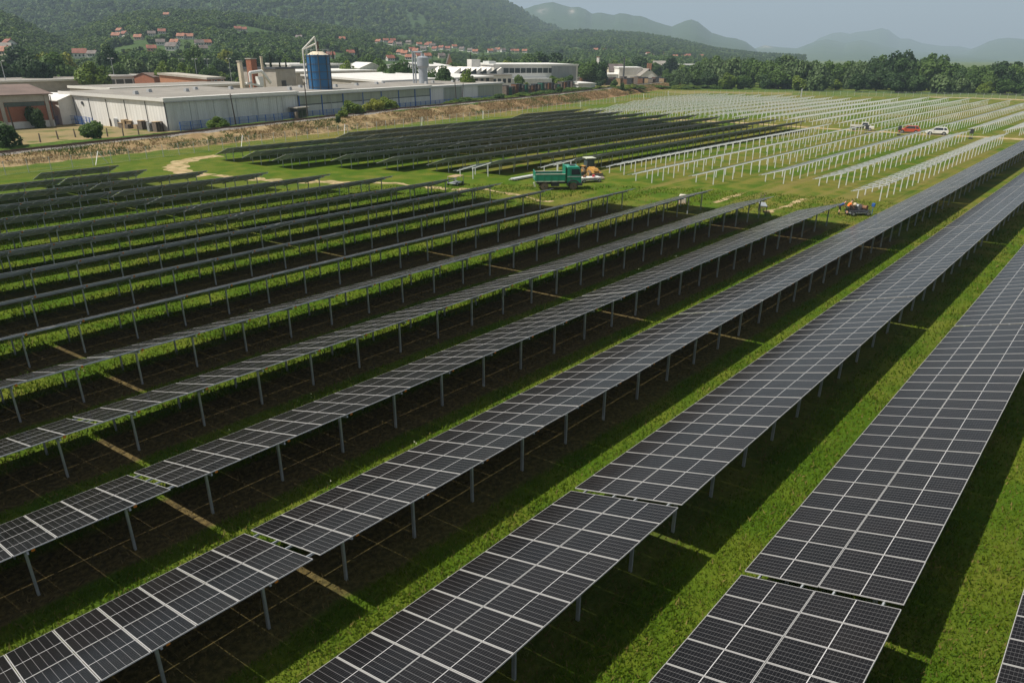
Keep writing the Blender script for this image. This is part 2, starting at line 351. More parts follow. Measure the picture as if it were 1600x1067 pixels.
struct(link('far_verge', strip_mesh('far_verge', [(2.3, lambda z, x: .9*z-.12), (2.9, lambda z, x: .9*z+.25), (4.0, lambda z, x: max(1.0, .7*z)+.30), (5.4, 1.35), (6.4, .95)], MVERGE, 0.4, slice(None), 19)))
struct(link('ballast', strip_mesh('ballast', [(-2.9, lambda z, x: .9*z-.1), (-1.75, lambda z, x: z-.02), (0, lambda z, x: z), (1.75, lambda z, x: z-.02), (2.6, lambda z, x: .9*z-.1)], MBALLAST, 0.12)))
MRAIL = plain('rusty_rail', (0.10, 0.06, 0.04), 0.6, 0.4)
track = thing('railway_track', 'single rusty railway track on grey ballast along the straw bank', 'railway', tuple(RAILP[60]))
for off in (-0.75, 0.75):
    V = []; prof = [(-.04, .06), (.04, .06), (.04, .26), (-.04, .26)]
    for i in range(0, len(RAILP)):
        for a, zz in prof: V.append((RAILP[i, 0]+RAILN[i, 0]*(off+a)-RAILP[60, 0], RAILP[i, 1]+RAILN[i, 1]*(off+a)-RAILP[60, 1], RAILP[i, 2]+zz-RAILP[60, 2]))
    Fc = [(i*4+j, (i+1)*4+j, (i+1)*4+(j+1) % 4, i*4+(j+1) % 4) for i in range(len(RAILP)-1) for j in range(4)]
    link('rail', np_mesh('rail', np.array(V), np.array(Fc), MRAIL), track)
sm = MB()
for i in range(30, 250):
    for h in (0, .8):
        p = RAILP[i]+np.array([h, 0, 0]); yy = rail_y(p[0]); tt = Vector((1, (rail_y(p[0]+1)-yy), 0)).normalized()
        R = Matrix(((tt.x, -tt.y, 0), (tt.y, tt.x, 0), (0, 0, 1))); sm.box((p[0]-RAILP[60, 0], yy-RAILP[60, 1], p[2]+.03-RAILP[60, 2]), (.25, 2.4, .12), R)
stuff(sm.obj('sleepers', plain('sleeper', (0.16, 0.14, 0.12), 0.9), track, fix=False))

# ---- factory yard behind the railway (sheet 1 m above the field)
V = []; m = 7
for i in range(0, len(RAILP), 4):
    for v in (5.8, 20, 50, 90, 140, 220, 330): V.append((RAILP[i, 0]+RAILN[i, 0]*v, RAILP[i, 1]+RAILN[i, 1]*v, 1.0))
ni = len(range(0, len(RAILP), 4))
struct(link('factory_yard', np_mesh('factory_yard', np.array(V), np.array([(i*m+j, (i+1)*m+j, (i+1)*m+j+1, i*m+j+1) for i in range(ni-1) for j in range(m-1)]), MYARD)))

# ---- tracks in the field
def ribbon(name, pts, width, mat, z=0.006, jit=0.5, seed=0, n=8):
    pts = np.array(pts, float); t = np.linspace(0, len(pts)-1, (len(pts)-1)*n+1)
    X = np.interp(t, range(len(pts)), pts[:, 0]); Y = np.interp(t, range(len(pts)), pts[:, 1])
    ker = np.ones(n)/n
    Xp = np.concatenate([np.full(n, X[0]), X, np.full(n, X[-1])]); Yp = np.concatenate([np.full(n, Y[0]), Y, np.full(n, Y[-1])])
    X = np.convolve(Xp, ker, 'same')[n:-n]; Y = np.convolve(Yp, ker, 'same')[n:-n]
    T = np.stack([np.gradient(X), np.gradient(Y)], 1); T /= np.linalg.norm(T, axis=1)[:, None]+1e-9; N = np.stack([-T[:, 1], T[:, 0]], 1)
    V = []
    for i in range(len(X)):
        for k, s in ((0, -1), (1, 1)):
            o = s*width/2+(vnoise(i*.6, k*9.1, seed)-.5)*2*jit; V.append((X[i]+N[i, 0]*o, Y[i]+N[i, 1]*o, z))
    Fc = [(2*i, 2*i+2, 2*i+3, 2*i+1) for i in range(len(X)-1)]
    return struct(link(name, np_mesh(name, np.array(V), np.array(Fc), mat)))
def gp(*pts): return [tuple(gnd(x, y)[:2]) for x, y in pts]
ribbon('dirt_track', gp((345, 243), (310, 247), (285, 253), (271, 260), (282, 269), (330, 276)), 3.2, MTRACK, 0.006, .6, 3)
ribbon('dirt_track', gp((330, 273), (400, 281), (470, 284), (520, 284), (560, 288)), 2.2, MTRACK, 0.010, .8, 4)
ribbon('dirt_track', gp((560, 283), (615, 287), (665, 292), (705, 297)), 1.3, MTRACK, 0.014, .6, 5)
ribbon('dirt_track', gp((700, 296), (760, 296), (810, 306), (870, 318)), 0.9, MTRACK, 0.018, .7, 6)
ribbon('dirt_track', gp((1110, 318), (1150, 306), (1165, 302)), 0.5, MTRACK, 0.018, .35, 7)
ribbon('dirt_track', gp((1195, 333), (1230, 322), (1262, 309)), 0.7, MTRACK, 0.022, .4, 8)
ribbon('gravel_lane', [(191, 4), (188, 20), (186.5, 32), (184, 42), (183.5, 54), (182, 65), (184, 80), (181, 95), (176, 108), (172, 118)], 3.6, MTRACK, 0.008, .5, 9)
ribbon('gravel_lane', gp((1450, 152.5), (1500, 153), (1560, 155), (1640, 158)), 8, MTRACK, 0.012, 1.0, 10)
ribbon('dry_field', gp((1040, 145.5), (1120, 144.5), (1200, 146), (1245, 147)), 22, MTAN, 0.010, 3, 11)
ribbon('tall_grass_belt', gp((1030, 139), (1150, 139), (1300, 143), (1450, 146), (1640, 149)), 26, MVERGE, 0.020, 4, 12)

# ---- hills and mountains
RIDGES = []
def interp_px(tab, px): return np.interp(px, [p[0] for p in tab], [p[1] for p in tab])
class Ridge:
    def __init__(s, name, tab, D, foot, pw, ca, cb, seed, nt_=44, step=4.0, amp=.05, rock=None):
        s.tab, s.D, s.foot, s.pw, s.seed, s.amp = tab, D, foot, pw, seed, amp
        px = np.arange(tab[0][0], tab[-1][0]+.1, step); py = interp_px(tab, px)
        az = []; H = []
        for a, b in zip(px, py):
            d = ray(a, b); az.append(math.atan2(d[1], d[0])); H.append(max(CH+D*d[2]/math.hypot(d[0], d[1]), 0.5))
        s.az = np.array(az); s.H = np.array(H); s.px = px
        tt = np.concatenate([np.linspace(0, 1, nt_), np.linspace(1.08, 1.6, 6)])
        A, T = np.meshgrid(s.az, tt, indexing='ij'); Hm = np.repeat(s.H[:, None], len(tt), 1)
        d = foot+(D-foot)*T; X = d*np.cos(A); Y = d*np.sin(A); Z = s.zf(X, Y, T, Hm, d)
        V = np.stack([X, Y, Z], -1).reshape(-1, 3); n = len(tt)
        Fc = np.array([(i*n+j, i*n+j+1, (i+1)*n+j+1, (i+1)*n+j) for i in range(len(px)-1) for j in range(n-1)])
        f1 = fbm(X/60, Y/60, seed+3); f2 = fbm(X/260, Y/260, seed+9)
        k = np.clip((f1*.6+f2*.7)*1.6-.45, 0, 1)[..., None]; tint = np.array(ca)*(1-k)+np.array(cb)*k
        if rock:
            for (rx, t0, t1, wd, col) in rock:
                a0 = np.interp(rx, px, s.az); ww = abs(np.interp(rx+wd, px, s.az)-a0)
                mk = np.exp(-((A-a0)/ww)**2*1.5)*np.exp(-((T-(t0+t1)/2)/((t1-t0)/2))**2)*np.clip((vnoise(X/40, Y/40, 5)+vnoise(X/15, Y/15, 8)-.55)*1.6, 0, 1)
                tint = tint*(1-mk[..., None])+np.array(col)*mk[..., None]
        s.o = struct(link(name, np_mesh(name, V, Fc, MHILL, tint.reshape(-1, 3), True))); RIDGES.append(s)
    def zf(s, X, Y, T, Hm, d):
        t = np.clip(T, 0, 1); z = Hm*t**s.pw
        gul = (np.abs(fbm(X/(s.D*.10), Y/(s.D*.10), s.seed)*2-1))*Hm*s.amp*6*t*(1-t)
        z = z-gul+(fbm(X/(s.D*.03), Y/(s.D*.03), s.seed+2)-.5)*Hm*s.amp*np.clip(t*3, 0, 1)
        back = np.clip((T-1)/.6, 0, 1); return z*(1-back**1.5*.9)-.3*(1-np.clip(t*20, 0, 1))
    def height(s, x, y):
        a = math.atan2(y, x)
        if a > s.az[0] or a < s.az[-1]: return 0.0
        d = math.hypot(x, y)
        if d < s.foot: return 0.0
        Hm = np.interp(-a, -s.az, s.H); T = (d-s.foot)/(s.D-s.foot)
        return float(s.zf(np.array(x), np.array(y), np.array(T), Hm, d)) if T < 1.6 else 0.0
def terrain(x, y): return max([0.0]+[r.height(x, y) for r in RIDGES[:NEAR]])
FA, FB = (0.034, 0.070, 0.020), (0.070, 0.110, 0.030)
NEAR = 3
Ridge('near_hill', [(-260, 15), (-100, 22), (0, 28), (25, 36), (50, 46), (80, 58), (120, 70), (170, 80), (240, 84)], 950, 400, 1.35, FA, FB, 11, amp=.03)
Ridge('wooded_hill', [(-150, 70), (0, 66), (60, 62), (120, 52), (165, 38), (200, 28), (250, 23), (300, 24), (360, 27), (420, 34), (500, 45), (560, 53), (640, 66), (720, 76), (800, 82), (900, 86)], 1150, 410, 1.35, FA, FB, 21, amp=.03)
Ridge('foothill', [(380, 76), (480, 68), (560, 62), (640, 58), (720, 62), (780, 64), (820, 58), (870, 53), (920, 52), (960, 54), (1000, 56), (1030, 60), (1080, 70), (1120, 77), (1180, 83), (1260, 87)], 2000, 560, 1.5, FA, FB, 31, amp=.03)
Ridge('mountain', [(-300, -50), (-100, -60), (0, -66), (200, -88), (420, -92), (560, -70), (680, -36), (740, -14), (780, 0), (800, 9), (840, 33), (880, 50), (930, 64), (1000, 76), (1100, 85), (1180, 88)], 2900, 1000, 1.25, FA, (0.042, 0.075, 0.022), 41, 60, amp=.07)
Ridge('mountain', [(640, 40), (740, 14), (790, 12), (815, 14), (825, 12), (835, 8), (865, 4.5), (880, 8), (892, 11), (905, 11), (915, 15), (925, 22), (933, 21), (940, 21), (950, 23), (960, 24), (968, 21.5), (980, 23), (990, 26), (1000, 26), (1010, 29), (1020, 33), (1035, 38), (1050, 42), (1060, 38), (1070, 34), (1080, 32), (1090, 35), (1100, 42), (1112, 52), (1122, 55), (1135, 59), (1150, 61), (1165, 66), (1175, 73), (1186, 82), (1200, 88)], 5200, 2600, 1.15, FA, (0.042, 0.070, 0.024), 51, 60, 2.0, .07,
      rock=[(848, .80, .93, 9, (0.30, 0.27, 0.24)), (893, .84, .96, 5, (0.42, 0.36, 0.30))])
Ridge('far_mountain', [(1150, 88), (1180, 76), (1195, 71), (1215, 74), (1245, 76), (1262, 70), (1275, 65), (1290, 62), (1300, 63), (1320, 68), (1345, 63), (1360, 66), (1385, 73), (1420, 80), (1480, 84), (1560, 88)], 7200, 4000, 1.15, FA, FB, 61, 40, 2.0, .05, rock=[(1198, .8, 1.0, 10, (0.5, 0.42, 0.36))])
Ridge('far_mountain', [(1230, 86), (1262, 72), (1280, 60), (1300, 52), (1315, 51), (1328, 53), (1340, 50), (1360, 48), (1377, 44.5), (1388, 47), (1398, 55), (1407, 61), (1420, 61), (1440, 68), (1470, 72), (1500, 73), (1520, 77), (1560, 80), (1700, 86)], 9500, 6200, 1.1, FA, FB, 71, 40, 2.0, .05)
Ridge('far_mountain', [(1470, 88), (1510, 80), (1530, 72), (1545, 65), (1560, 61), (1575, 60), (1600, 61.5), (1640, 58), (1720, 66), (1850, 80)], 8300, 5200, 1.15, FA, FB, 81, 40, 2.0, .05)

# ================================================================== SOLAR TABLES
TILT, ZL, SW, MWD, MLN = 0.300813, 0.9318, 1.1670, 1.143, 2.278
WSL = 2*MLN+.020; CT, ST = math.cos(TILT), math.sin(TILT); GAP = 0.222
def module_geo(mb, uvs, T, fw=0.0165, dp=0.035):
    a, b = MWD, MLN; i0, i1, j0, j1 = fw, a-fw, fw, b-fw; zt, zg = 0.0, -0.004
    def q(pts, m, uv=None):
        n = len(mb.v); mb.v += [tuple(T @ Vector(p)) for p in pts]; mb.f.append((n, n+1, n+2, n+3)); mb.m.append(m); uvs.extend([(p[0], p[1]) for p in pts])
    q([(0, 0, zt), (a, 0, zt), (i1, j0, zt), (i0, j0, zt)], 1); q([(a, 0, zt), (a, b, zt), (i1, j1, zt), (i1, j0, zt)], 1)
    q([(a, b, zt), (0, b, zt), (i0, j1, zt), (i1, j1, zt)], 1); q([(0, b, zt), (0, 0, zt), (i0, j0, zt), (i0, j1, zt)], 1)
    q([(i0, j0, zg), (i1, j0, zg), (i1, j1, zg), (i0, j1, zg)], 0)
    q([(0, 0, -dp), (a, 0, -dp), (a, 0, zt), (0, 0, zt)], 1); q([(a, 0, -dp), (a, b, -dp), (a, b, zt), (a, 0, zt)], 1)
    q([(a, b, -dp), (0, b, -dp), (0, b, zt), (a, b, zt)], 1); q([(0, b, -dp), (0, 0, -dp), (0, 0, zt), (0, b, zt)], 1)
    q([(0, b, -.012), (a, b, -.012), (a, 0, -.012), (0, 0, -.012)], 2)
def set_uv(me, uvs):
    l = me.uv_layers.new(name='UVMap'); l.data.foreach_set('uv', np.array(uvs, np.float32).ravel())
mb = MB(); uvs = []; module_geo(mb, uvs, Matrix.Identity(4)); MODULE = mb.mesh('panel', [MCELL, MALU, MBACK]); set_uv(MODULE, uvs)
def slope(v, off=0.0): return (-v*CT+off*ST, ZL+v*ST+off*CT)      # (y,z) of a point v metres up the slope, off metres along the normal
_deck = {}
def deck_mesh(n):
    if n not in _deck:
        mb = MB(); uvs = []
        for i in range(n):
            for r in (0, 1):
                y, z = slope(r*(MLN+.020)); T = Matrix.Translation((i*SW+MWD+.012, y, z)) @ Euler((TILT+random.uniform(-.002, .002), random.uniform(-.002, .002), math.pi)).to_matrix().to_4x4()
                module_geo(mb, uvs, T)
        _deck[n] = mb.mesh('panel_deck', [MCELL, MALU, MBACK]); set_uv(_deck[n], uvs)
    return _deck[n]
PURL = (.11, .40, .60, .89); YF, YR = 3.514, 0.95      # posts, metres up the slope direction (horizontal)
def post_xs(n):
    L = n*SW; c = max(2, int(round((L-2.6)/2.93))+1); e = 1.3 if L > 6 else .8; return [e+(L-2*e)*i/(c-1) for i in range(c)]
_cache = {}
def channel(mb, x, y, z0, z1, wd=.11, dp=.07, t=.012):
    mb.b2(x-t/2, x+t/2, y-wd/2, y+wd/2, z0, z1); mb.b2(x+t/2, x+dp, y-wd/2, y-wd/2+t, z0, z1); mb.b2(x+t/2, x+dp, y+wd/2-t, y+wd/2, z0, z1); return mb
def geo(key, fn):
    if key not in _cache: _cache[key] = fn()
    return _cache[key]
def post_mesh(front, mat):
    v = (YF if front else YR)/CT; z1 = slope(v, -.20)[1]
    return geo(('post', front, mat.name), lambda: channel(MB(), 0, -(YF if front else YR), -.7, z1).mesh('post', mat))
def purlin_mesh(n, r, mat):
    def mk():
        y, z = slope(PURL[r]*WSL, -.085); m = MB(); m.box((n*SW/2, y, z), (n*SW+GAP-.004, .05, .065), Matrix.Rotation(-TILT, 3, 'X')); return m.mesh('purlin', mat)
    return geo(('purlin', n, r, mat.name), mk)
def rafter_mesh(mat):
    def mk():
        y0, z0 = slope(.06*WSL, -.18); y1, z1 = slope(.94*WSL, -.18); m = MB(); m.bar((0, y0, z0), (0, y1, z1), .06, 0, .10); return m.mesh('rafter', mat)
    return geo(('rafter', mat.name), mk)
def clip_mesh():
    def mk():
        y, z = slope(.965*WSL, -.10); m = MB(); m.box((.14, y, z), (.10, .05, .11)); return m.mesh('cable_tag', MORANGE)
    return geo('clip', mk)
def joined_frame(n, mat, posts):
    def mk():
        m = MB()
        for r in range(4):
            y, z = slope(PURL[r]*WSL, -.085); m.box((n*SW/2, y, z), (n*SW+GAP-.004, .05, .065), Matrix.Rotation(-TILT, 3, 'X'))
        for x in post_xs(n):
            y0, z0 = slope(.06*WSL, -.18); y1, z1 = slope(.94*WSL, -.18); m.bar((x, y0, z0), (x, y1, z1), .06, 0, .10)
        return m.mesh('rail_frame', mat)
    return geo(('frame', n, mat.name), mk)
def joined_posts(n, mat):
    def mk():
        m = MB()
        for x in post_xs(n):
            for fr in (True, False): channel(m, x, -(YF if fr else YR), -.7, slope((YF if fr else YR)/CT, -.20)[1])
        return m.mesh('posts', mat)
    return geo(('posts', n, mat.name), mk)
def ordi(n): return '%d%s' % (n, {1: 'st', 2: 'nd', 3: 'rd'}.get(n if n < 20 else n % 10, 'th'))
def rowname(k):
    if k == 3: return "workers' row"
    return "%s row %s workers' row" % (ordi(abs(k-3)), 'railwayward of' if k > 3 else 'beyond')
BREAKS = []
def table(k, xs, n, panels=True, parts=2, idx=1, block=1):
    """parts 2: each module, post, rail its own part; 1: each post its own part; 0: frame and posts joined"""
    lab = '%s, %s from %s end, %s%s' % ('dark solar table' if panels else 'bare steel racking', ordi(idx), 'truck' if block == 1 else 'lane', rowname(k), {1: ' in finished field', 2: ' behind truck' if panels else ' beside truck', 3: ' past gravel lane'}[block])
    t = thing('solar_table' if panels else 'bare_rack', lab, 'solar table' if panels else 'racking', (xs, Y_ROW0+P_ROW*k, 0), 0.0,
              {1: 'solar tables of the finished field', 2: 'solar tables behind the truck', 3: 'solar tables past the lane'}[block] if panels else {1: 'bare racks', 2: 'bare racks beside the truck', 3: 'bare racks past the gravel lane'}[block])
    fm = MGALV if panels else MGALVB
    wz = lambda x: 0.22*(float(fbm(x/38+k*.21, k*.35+.5, 77))-.47); z0, z1 = wz(xs), wz(xs+n*SW); t.location.z = z0; t.rotation_euler.y = -math.atan2(z1-z0, n*SW)
    if panels:
        if parts == 2:
            for i in range(n):
                for r in (0, 1):
                    y, z = slope(r*(MLN+.020))
                    link('panel', MODULE, t, (i*SW+MWD+.012, y, z), (TILT+random.uniform(-.0035, .0035), random.uniform(-.003, .003), math.pi))
        else: stuff(link('panel_deck', deck_mesh(n), t))
    if parts == 2:
        for r in range(4): link('purlin', purlin_mesh(n, r, fm), t)
    else: stuff(link('rail_frame', joined_frame(n, fm, True), t))
    for x in post_xs(n):
        if parts == 2: link('rafter', rafter_mesh(fm), t, (x, 0, 0))
        if parts >= 1:
            link('post', post_mesh(True, fm), t, (x, 0, 0)); link('post', post_mesh(False, fm), t, (x, 0, 0))
            if panels and block == 1: link('cable_tag', clip_mesh(), t, (x, 0, 0))
    if parts == 0: stuff(link('posts', joined_posts(n, fm), t))
    return t
def row(k, x0, x1, anchor, panels=True, block=1, partf=lambda x: 1, minn=2):
    """tables of 25 modules between x0 and x1; anchor is the middle of one gap"""
    g = anchor+(29.175+GAP)*math.floor((x0-anchor)/(29.175+GAP)); todo = []
    while g < x1-1:
        a, b = g+GAP/2, g+GAP/2+25*SW; n0 = 0
        if a < x0: n0 = int(round((x0-a)/SW))
        n1 = 25 if b <= x1+.6 else int(round((x1-a)/SW))
        if n1-n0 >= minn: todo.append((a+n0*SW, n1-n0, partf(a)))
        g += 29.175+GAP
    for i, (a, n, pf) in enumerate(todo): table(k, a, n, panels, pf, i+1 if block == 3 else len(todo)-i+(2 if (block == 2 and not panels and k > 8) else 0)*2, block)
near = lambda x: 2 if x < 70 else 1
row(-1, -11.3, 47.4, 18.04, partf=near); row(0, -11.3, 76.8, 18.04, partf=near); row(1, -11.3, 135, 18.04, partf=near)
row(2, -12, 177, 8.55, partf=near); row(3, -10, 75.7, 7.33, partf=near); row(4, -9, 74.0, 7.33, partf=near)
for k, x0, x1, an in [(5, -6, 73.6, 10.2), (6, -5, 68.3, 9.7), (7, -3, 62.1, 3.3), (8, -1, 60.9, 31.6), (9, 1, 59.7, 31.9), (10, 3, 55.3, 30.9), (11, 5, 50.6, 29.9), (12, 6, 45.9, 28.7), (13, 8, 41.3, 28.7), (14, 10, 36.8, 27.4), (15, 26.6, 35.6, 26.5)]:
    row(k, x0, x1, an, partf=lambda x: 1)
for k, x0, x1, an in [(9, 84.8, 174.6, 90.5), (10, 74.1, 175.2, 89.8), (11, 71, 173.6, 88.3), (12, 66.4, 172.8, 87.7), (13, 62.8, 173.5, 87.7), (14, 56.9, 170.9, 86.3), (15, 55.6, 169.2, 85.0), (16, 54.5, 168.7, 84.0), (17, 82.9, 169.3, 82.8), (18, 141.9, 168.3, 141.8)]:
    row(k, x0, x1, an, block=2, partf=lambda x: 1 if k < 16 else 0)
for k, x0, x1 in [(9, 80.1, 84.7), (10, 69.4, 74.0), (3, 91.1, 176), (4, 97.0, 177), (5, 95.3, 177), (6, 88.0, 176), (7, 83.3, 175), (8, 86.7, 174)]:
    row(k, x0, x1, x0, False, 2, lambda x: 2 if x < 120 else 1)
for k, x0, x1 in [(3, 195, 240), (4, 193.8, 275), (5, 194.6, 323), (6, 190, 323), (7, 188.5, 322.7), (8, 187, 325.8), (9, 187.3, 325), (10, 187.7, 323.5), (11, 187.3, 307.6), (12, 185.5, 296.6), (13, 184.3, 294.7), (14, 183.4, 295), (15, 182, 295), (16, 180, 294), (17, 171.5, 297), (18, 171, 291.4), (19, 195, 291.3), (20, 216, 289.5), (21, 242, 287)]:
    row(k, x0, x1, x0, False, 3, lambda x: 1 if (x < 215 and k < 10) else 0)
# ================================================================== FENCES
def gpt(px, py, z=0.0): p = gnd(px, py, z); return Vector((p[0], p[1], z))
MWIRE = mat_wire('wire_mesh', (0.55, 0.58, 0.56), 0.10); MFPOST = plain('fence_post', (0.52, 0.54, 0.55), 0.5, 0.3)
def wire_fence(label, pts, step, hgt, braces=(), mat=MFPOST, wire=MWIRE, name='wire_fence', pw=.07, rails=(0.05, 1.0), railw=.02, cat='fence'):
    """pts world polyline; posts are parts, mesh is a part"""
    pts = [Vector(p) for p in pts]; t = thing(name, label, cat, pts[0]); o = pts[0]; run = 0.0; pm = geo(('fp', name, hgt, pw), lambda: MB().box((0, 0, hgt/2-.1), (pw, pw, hgt+.2)).mesh('post', mat))
    wm = MB(); rm = MB(); nxt = 0.0; acc = 0.0
    for a, b in zip(pts[:-1], pts[1:]):
        L = (b-a).length
        while nxt <= acc+L:
            p = a+(b-a)*((nxt-acc)/L); link('post', pm, t, p-o); nxt += step
        acc += L
        u = Vector((0, 0, 1)); wm.quad(a-o+u*.05, b-o+u*.05, b-o+u*(hgt-.08), a-o+u*(hgt-.08))
        for r in rails: rm.bar(a-o+u*(hgt*r*.97+.02), b-o+u*(hgt*r*.97+.02), railw)
    if wire: wm.obj('wire_mesh', wire, t, fix=False)
    rm.obj('rail', mat, t)
    for (p, d) in braces:
        p = Vector(p)-o; d = Vector(d); m = MB(); m.bar(p+Vector((0, 0, hgt)), p+d, .08); m.obj('brace', MWHITE, t)
    return t
FENCE = [(-40, 104, 0), (0, 115.5, 0), (28, 121.1, 0), (38.5, 122.0, 0), (67.3, 127.7, 0), (95.1, 133.5, 0), (119.1, 136.5, 0), (146.1, 141.0, 0), (202.6, 150.1, 0), (232.3, 155.9, 0), (262.6, 162.2, 0), (290.6, 166.7, 0)]
br = []
for px, py in [(157, 257), (381, 229), (540, 209), (660, 196), (755, 186), (906, 168), (960, 161), (1005, 155), (1044, 150)]:
    p = gpt(px, py); br.append((p, (-1.0, -0.9, 0))); br.append((p, (1.2, .25, 0)))
wire_fence('thin wire mesh fence with grey posts along the foot of the straw bank', FENCE, 3.0, 2.0, br)
wire_fence('wire fence with grey posts across the far end of the field', [(290.6, 166.7, 0), (324, 137, 0), (343, 112, 0), (356, 90, 0), (368, 62, 0), (376, 45.5, 0), (392, -10, 0)], 3.0, 2.2, (), rails=(0.05, 1.0))
gt = thing('steel_gate', 'grey steel gate leaf standing open at the far end of the racking', 'gate', tuple(gpt(1252, 152.5)), math.radians(28))
m = MB(); [m.b2(i*.16, i*.16+.05, -.03, .03, .1, 3.2) for i in range(20)]; m.obj('bars', MFPOST, gt); m = MB(); m.b2(-.1, 3.3, -.05, .05, .05, .15); m.b2(-.1, 3.3, -.05, .05, 3.2, 3.3); m.b2(-.12, 0, -.06, .06, -.2, 3.6); m.obj('gate_frame', MFPOST, gt)

# ================================================================== FACTORY
YZ = 1.0
def proj_px(x, y, z):
    d = np.array([x, y, z-CH]); zz = d@_F; return 800+CF*(d@_R)/zz, 533.5-CF*(d@_U)/zz
def run_to(A, ang, z, pxR):
    lo, hi = 0.5, 400.0; d = (math.cos(ang), math.sin(ang))
    for _ in range(50):
        mid = (lo+hi)/2
        if proj_px(A[0]+d[0]*mid, A[1]+d[1]*mid, z)[0] < pxR: lo = mid
        else: hi = mid
    return lo
ANG = math.radians(12.6)
MCWHITE = mat_clad('white_cladding', (0.70, 0.69, 0.66), 1.0, .07); MCGREY = mat_clad('grey_cladding', (0.56, 0.58, 0.57), .6, .10); MCGREEN = mat_clad('grey_green_cladding', (0.34, 0.37, 0.31), .5, .12)
MRGREY = mat_roof('grey_sheet_roof', (0.28, 0.26, 0.23), 1.1); MRWHITE = mat_roof('white_sheet_roof', (0.74, 0.73, 0.70), 1.1, .07, .5); MRBROWN = mat_roof('brown_roof', (0.17, 0.12, 0.10), .8); MRRED = mat_roof('red_tile_roof', (0.27, 0.085, 0.05), .35, .3); MRRED2 = mat_roof('orange_tile_roof', (0.34, 0.125, 0.065), .35, .3); MRDK = mat_roof('dark_tile_roof', (0.15, 0.12, 0.11), .35, .3)
MBRICK = mat_brick('red_brick', (0.34, 0.115, 0.055), (0.28, 0.09, 0.045), (0.30, 0.22, 0.17)); MBRICK2 = mat_brick('orange_brick', (0.48, 0.21, 0.11), (0.42, 0.17, 0.085), (0.42, 0.34, 0.27))
MCONC = plain('concrete_render', (0.42, 0.39, 0.34), .9, 0, .2, .5); MCREAM = plain('cream_render', (0.62, 0.54, 0.42), .85, 0, .12, .5); MPLAST = plain('white_render', (0.70, 0.68, 0.64), .85, 0, .1, .5); MFASC = plain('pale_fascia', (0.72, 0.71, 0.68), .5, 0, .06); MTRIM = plain('dark_trim', (0.07, 0.075, 0.085), .6)
MGRN = plain('green_glazing', (0.07, 0.095, 0.085), .3); MSALM = plain('salmon_render', (0.62, 0.36, 0.25), .85)
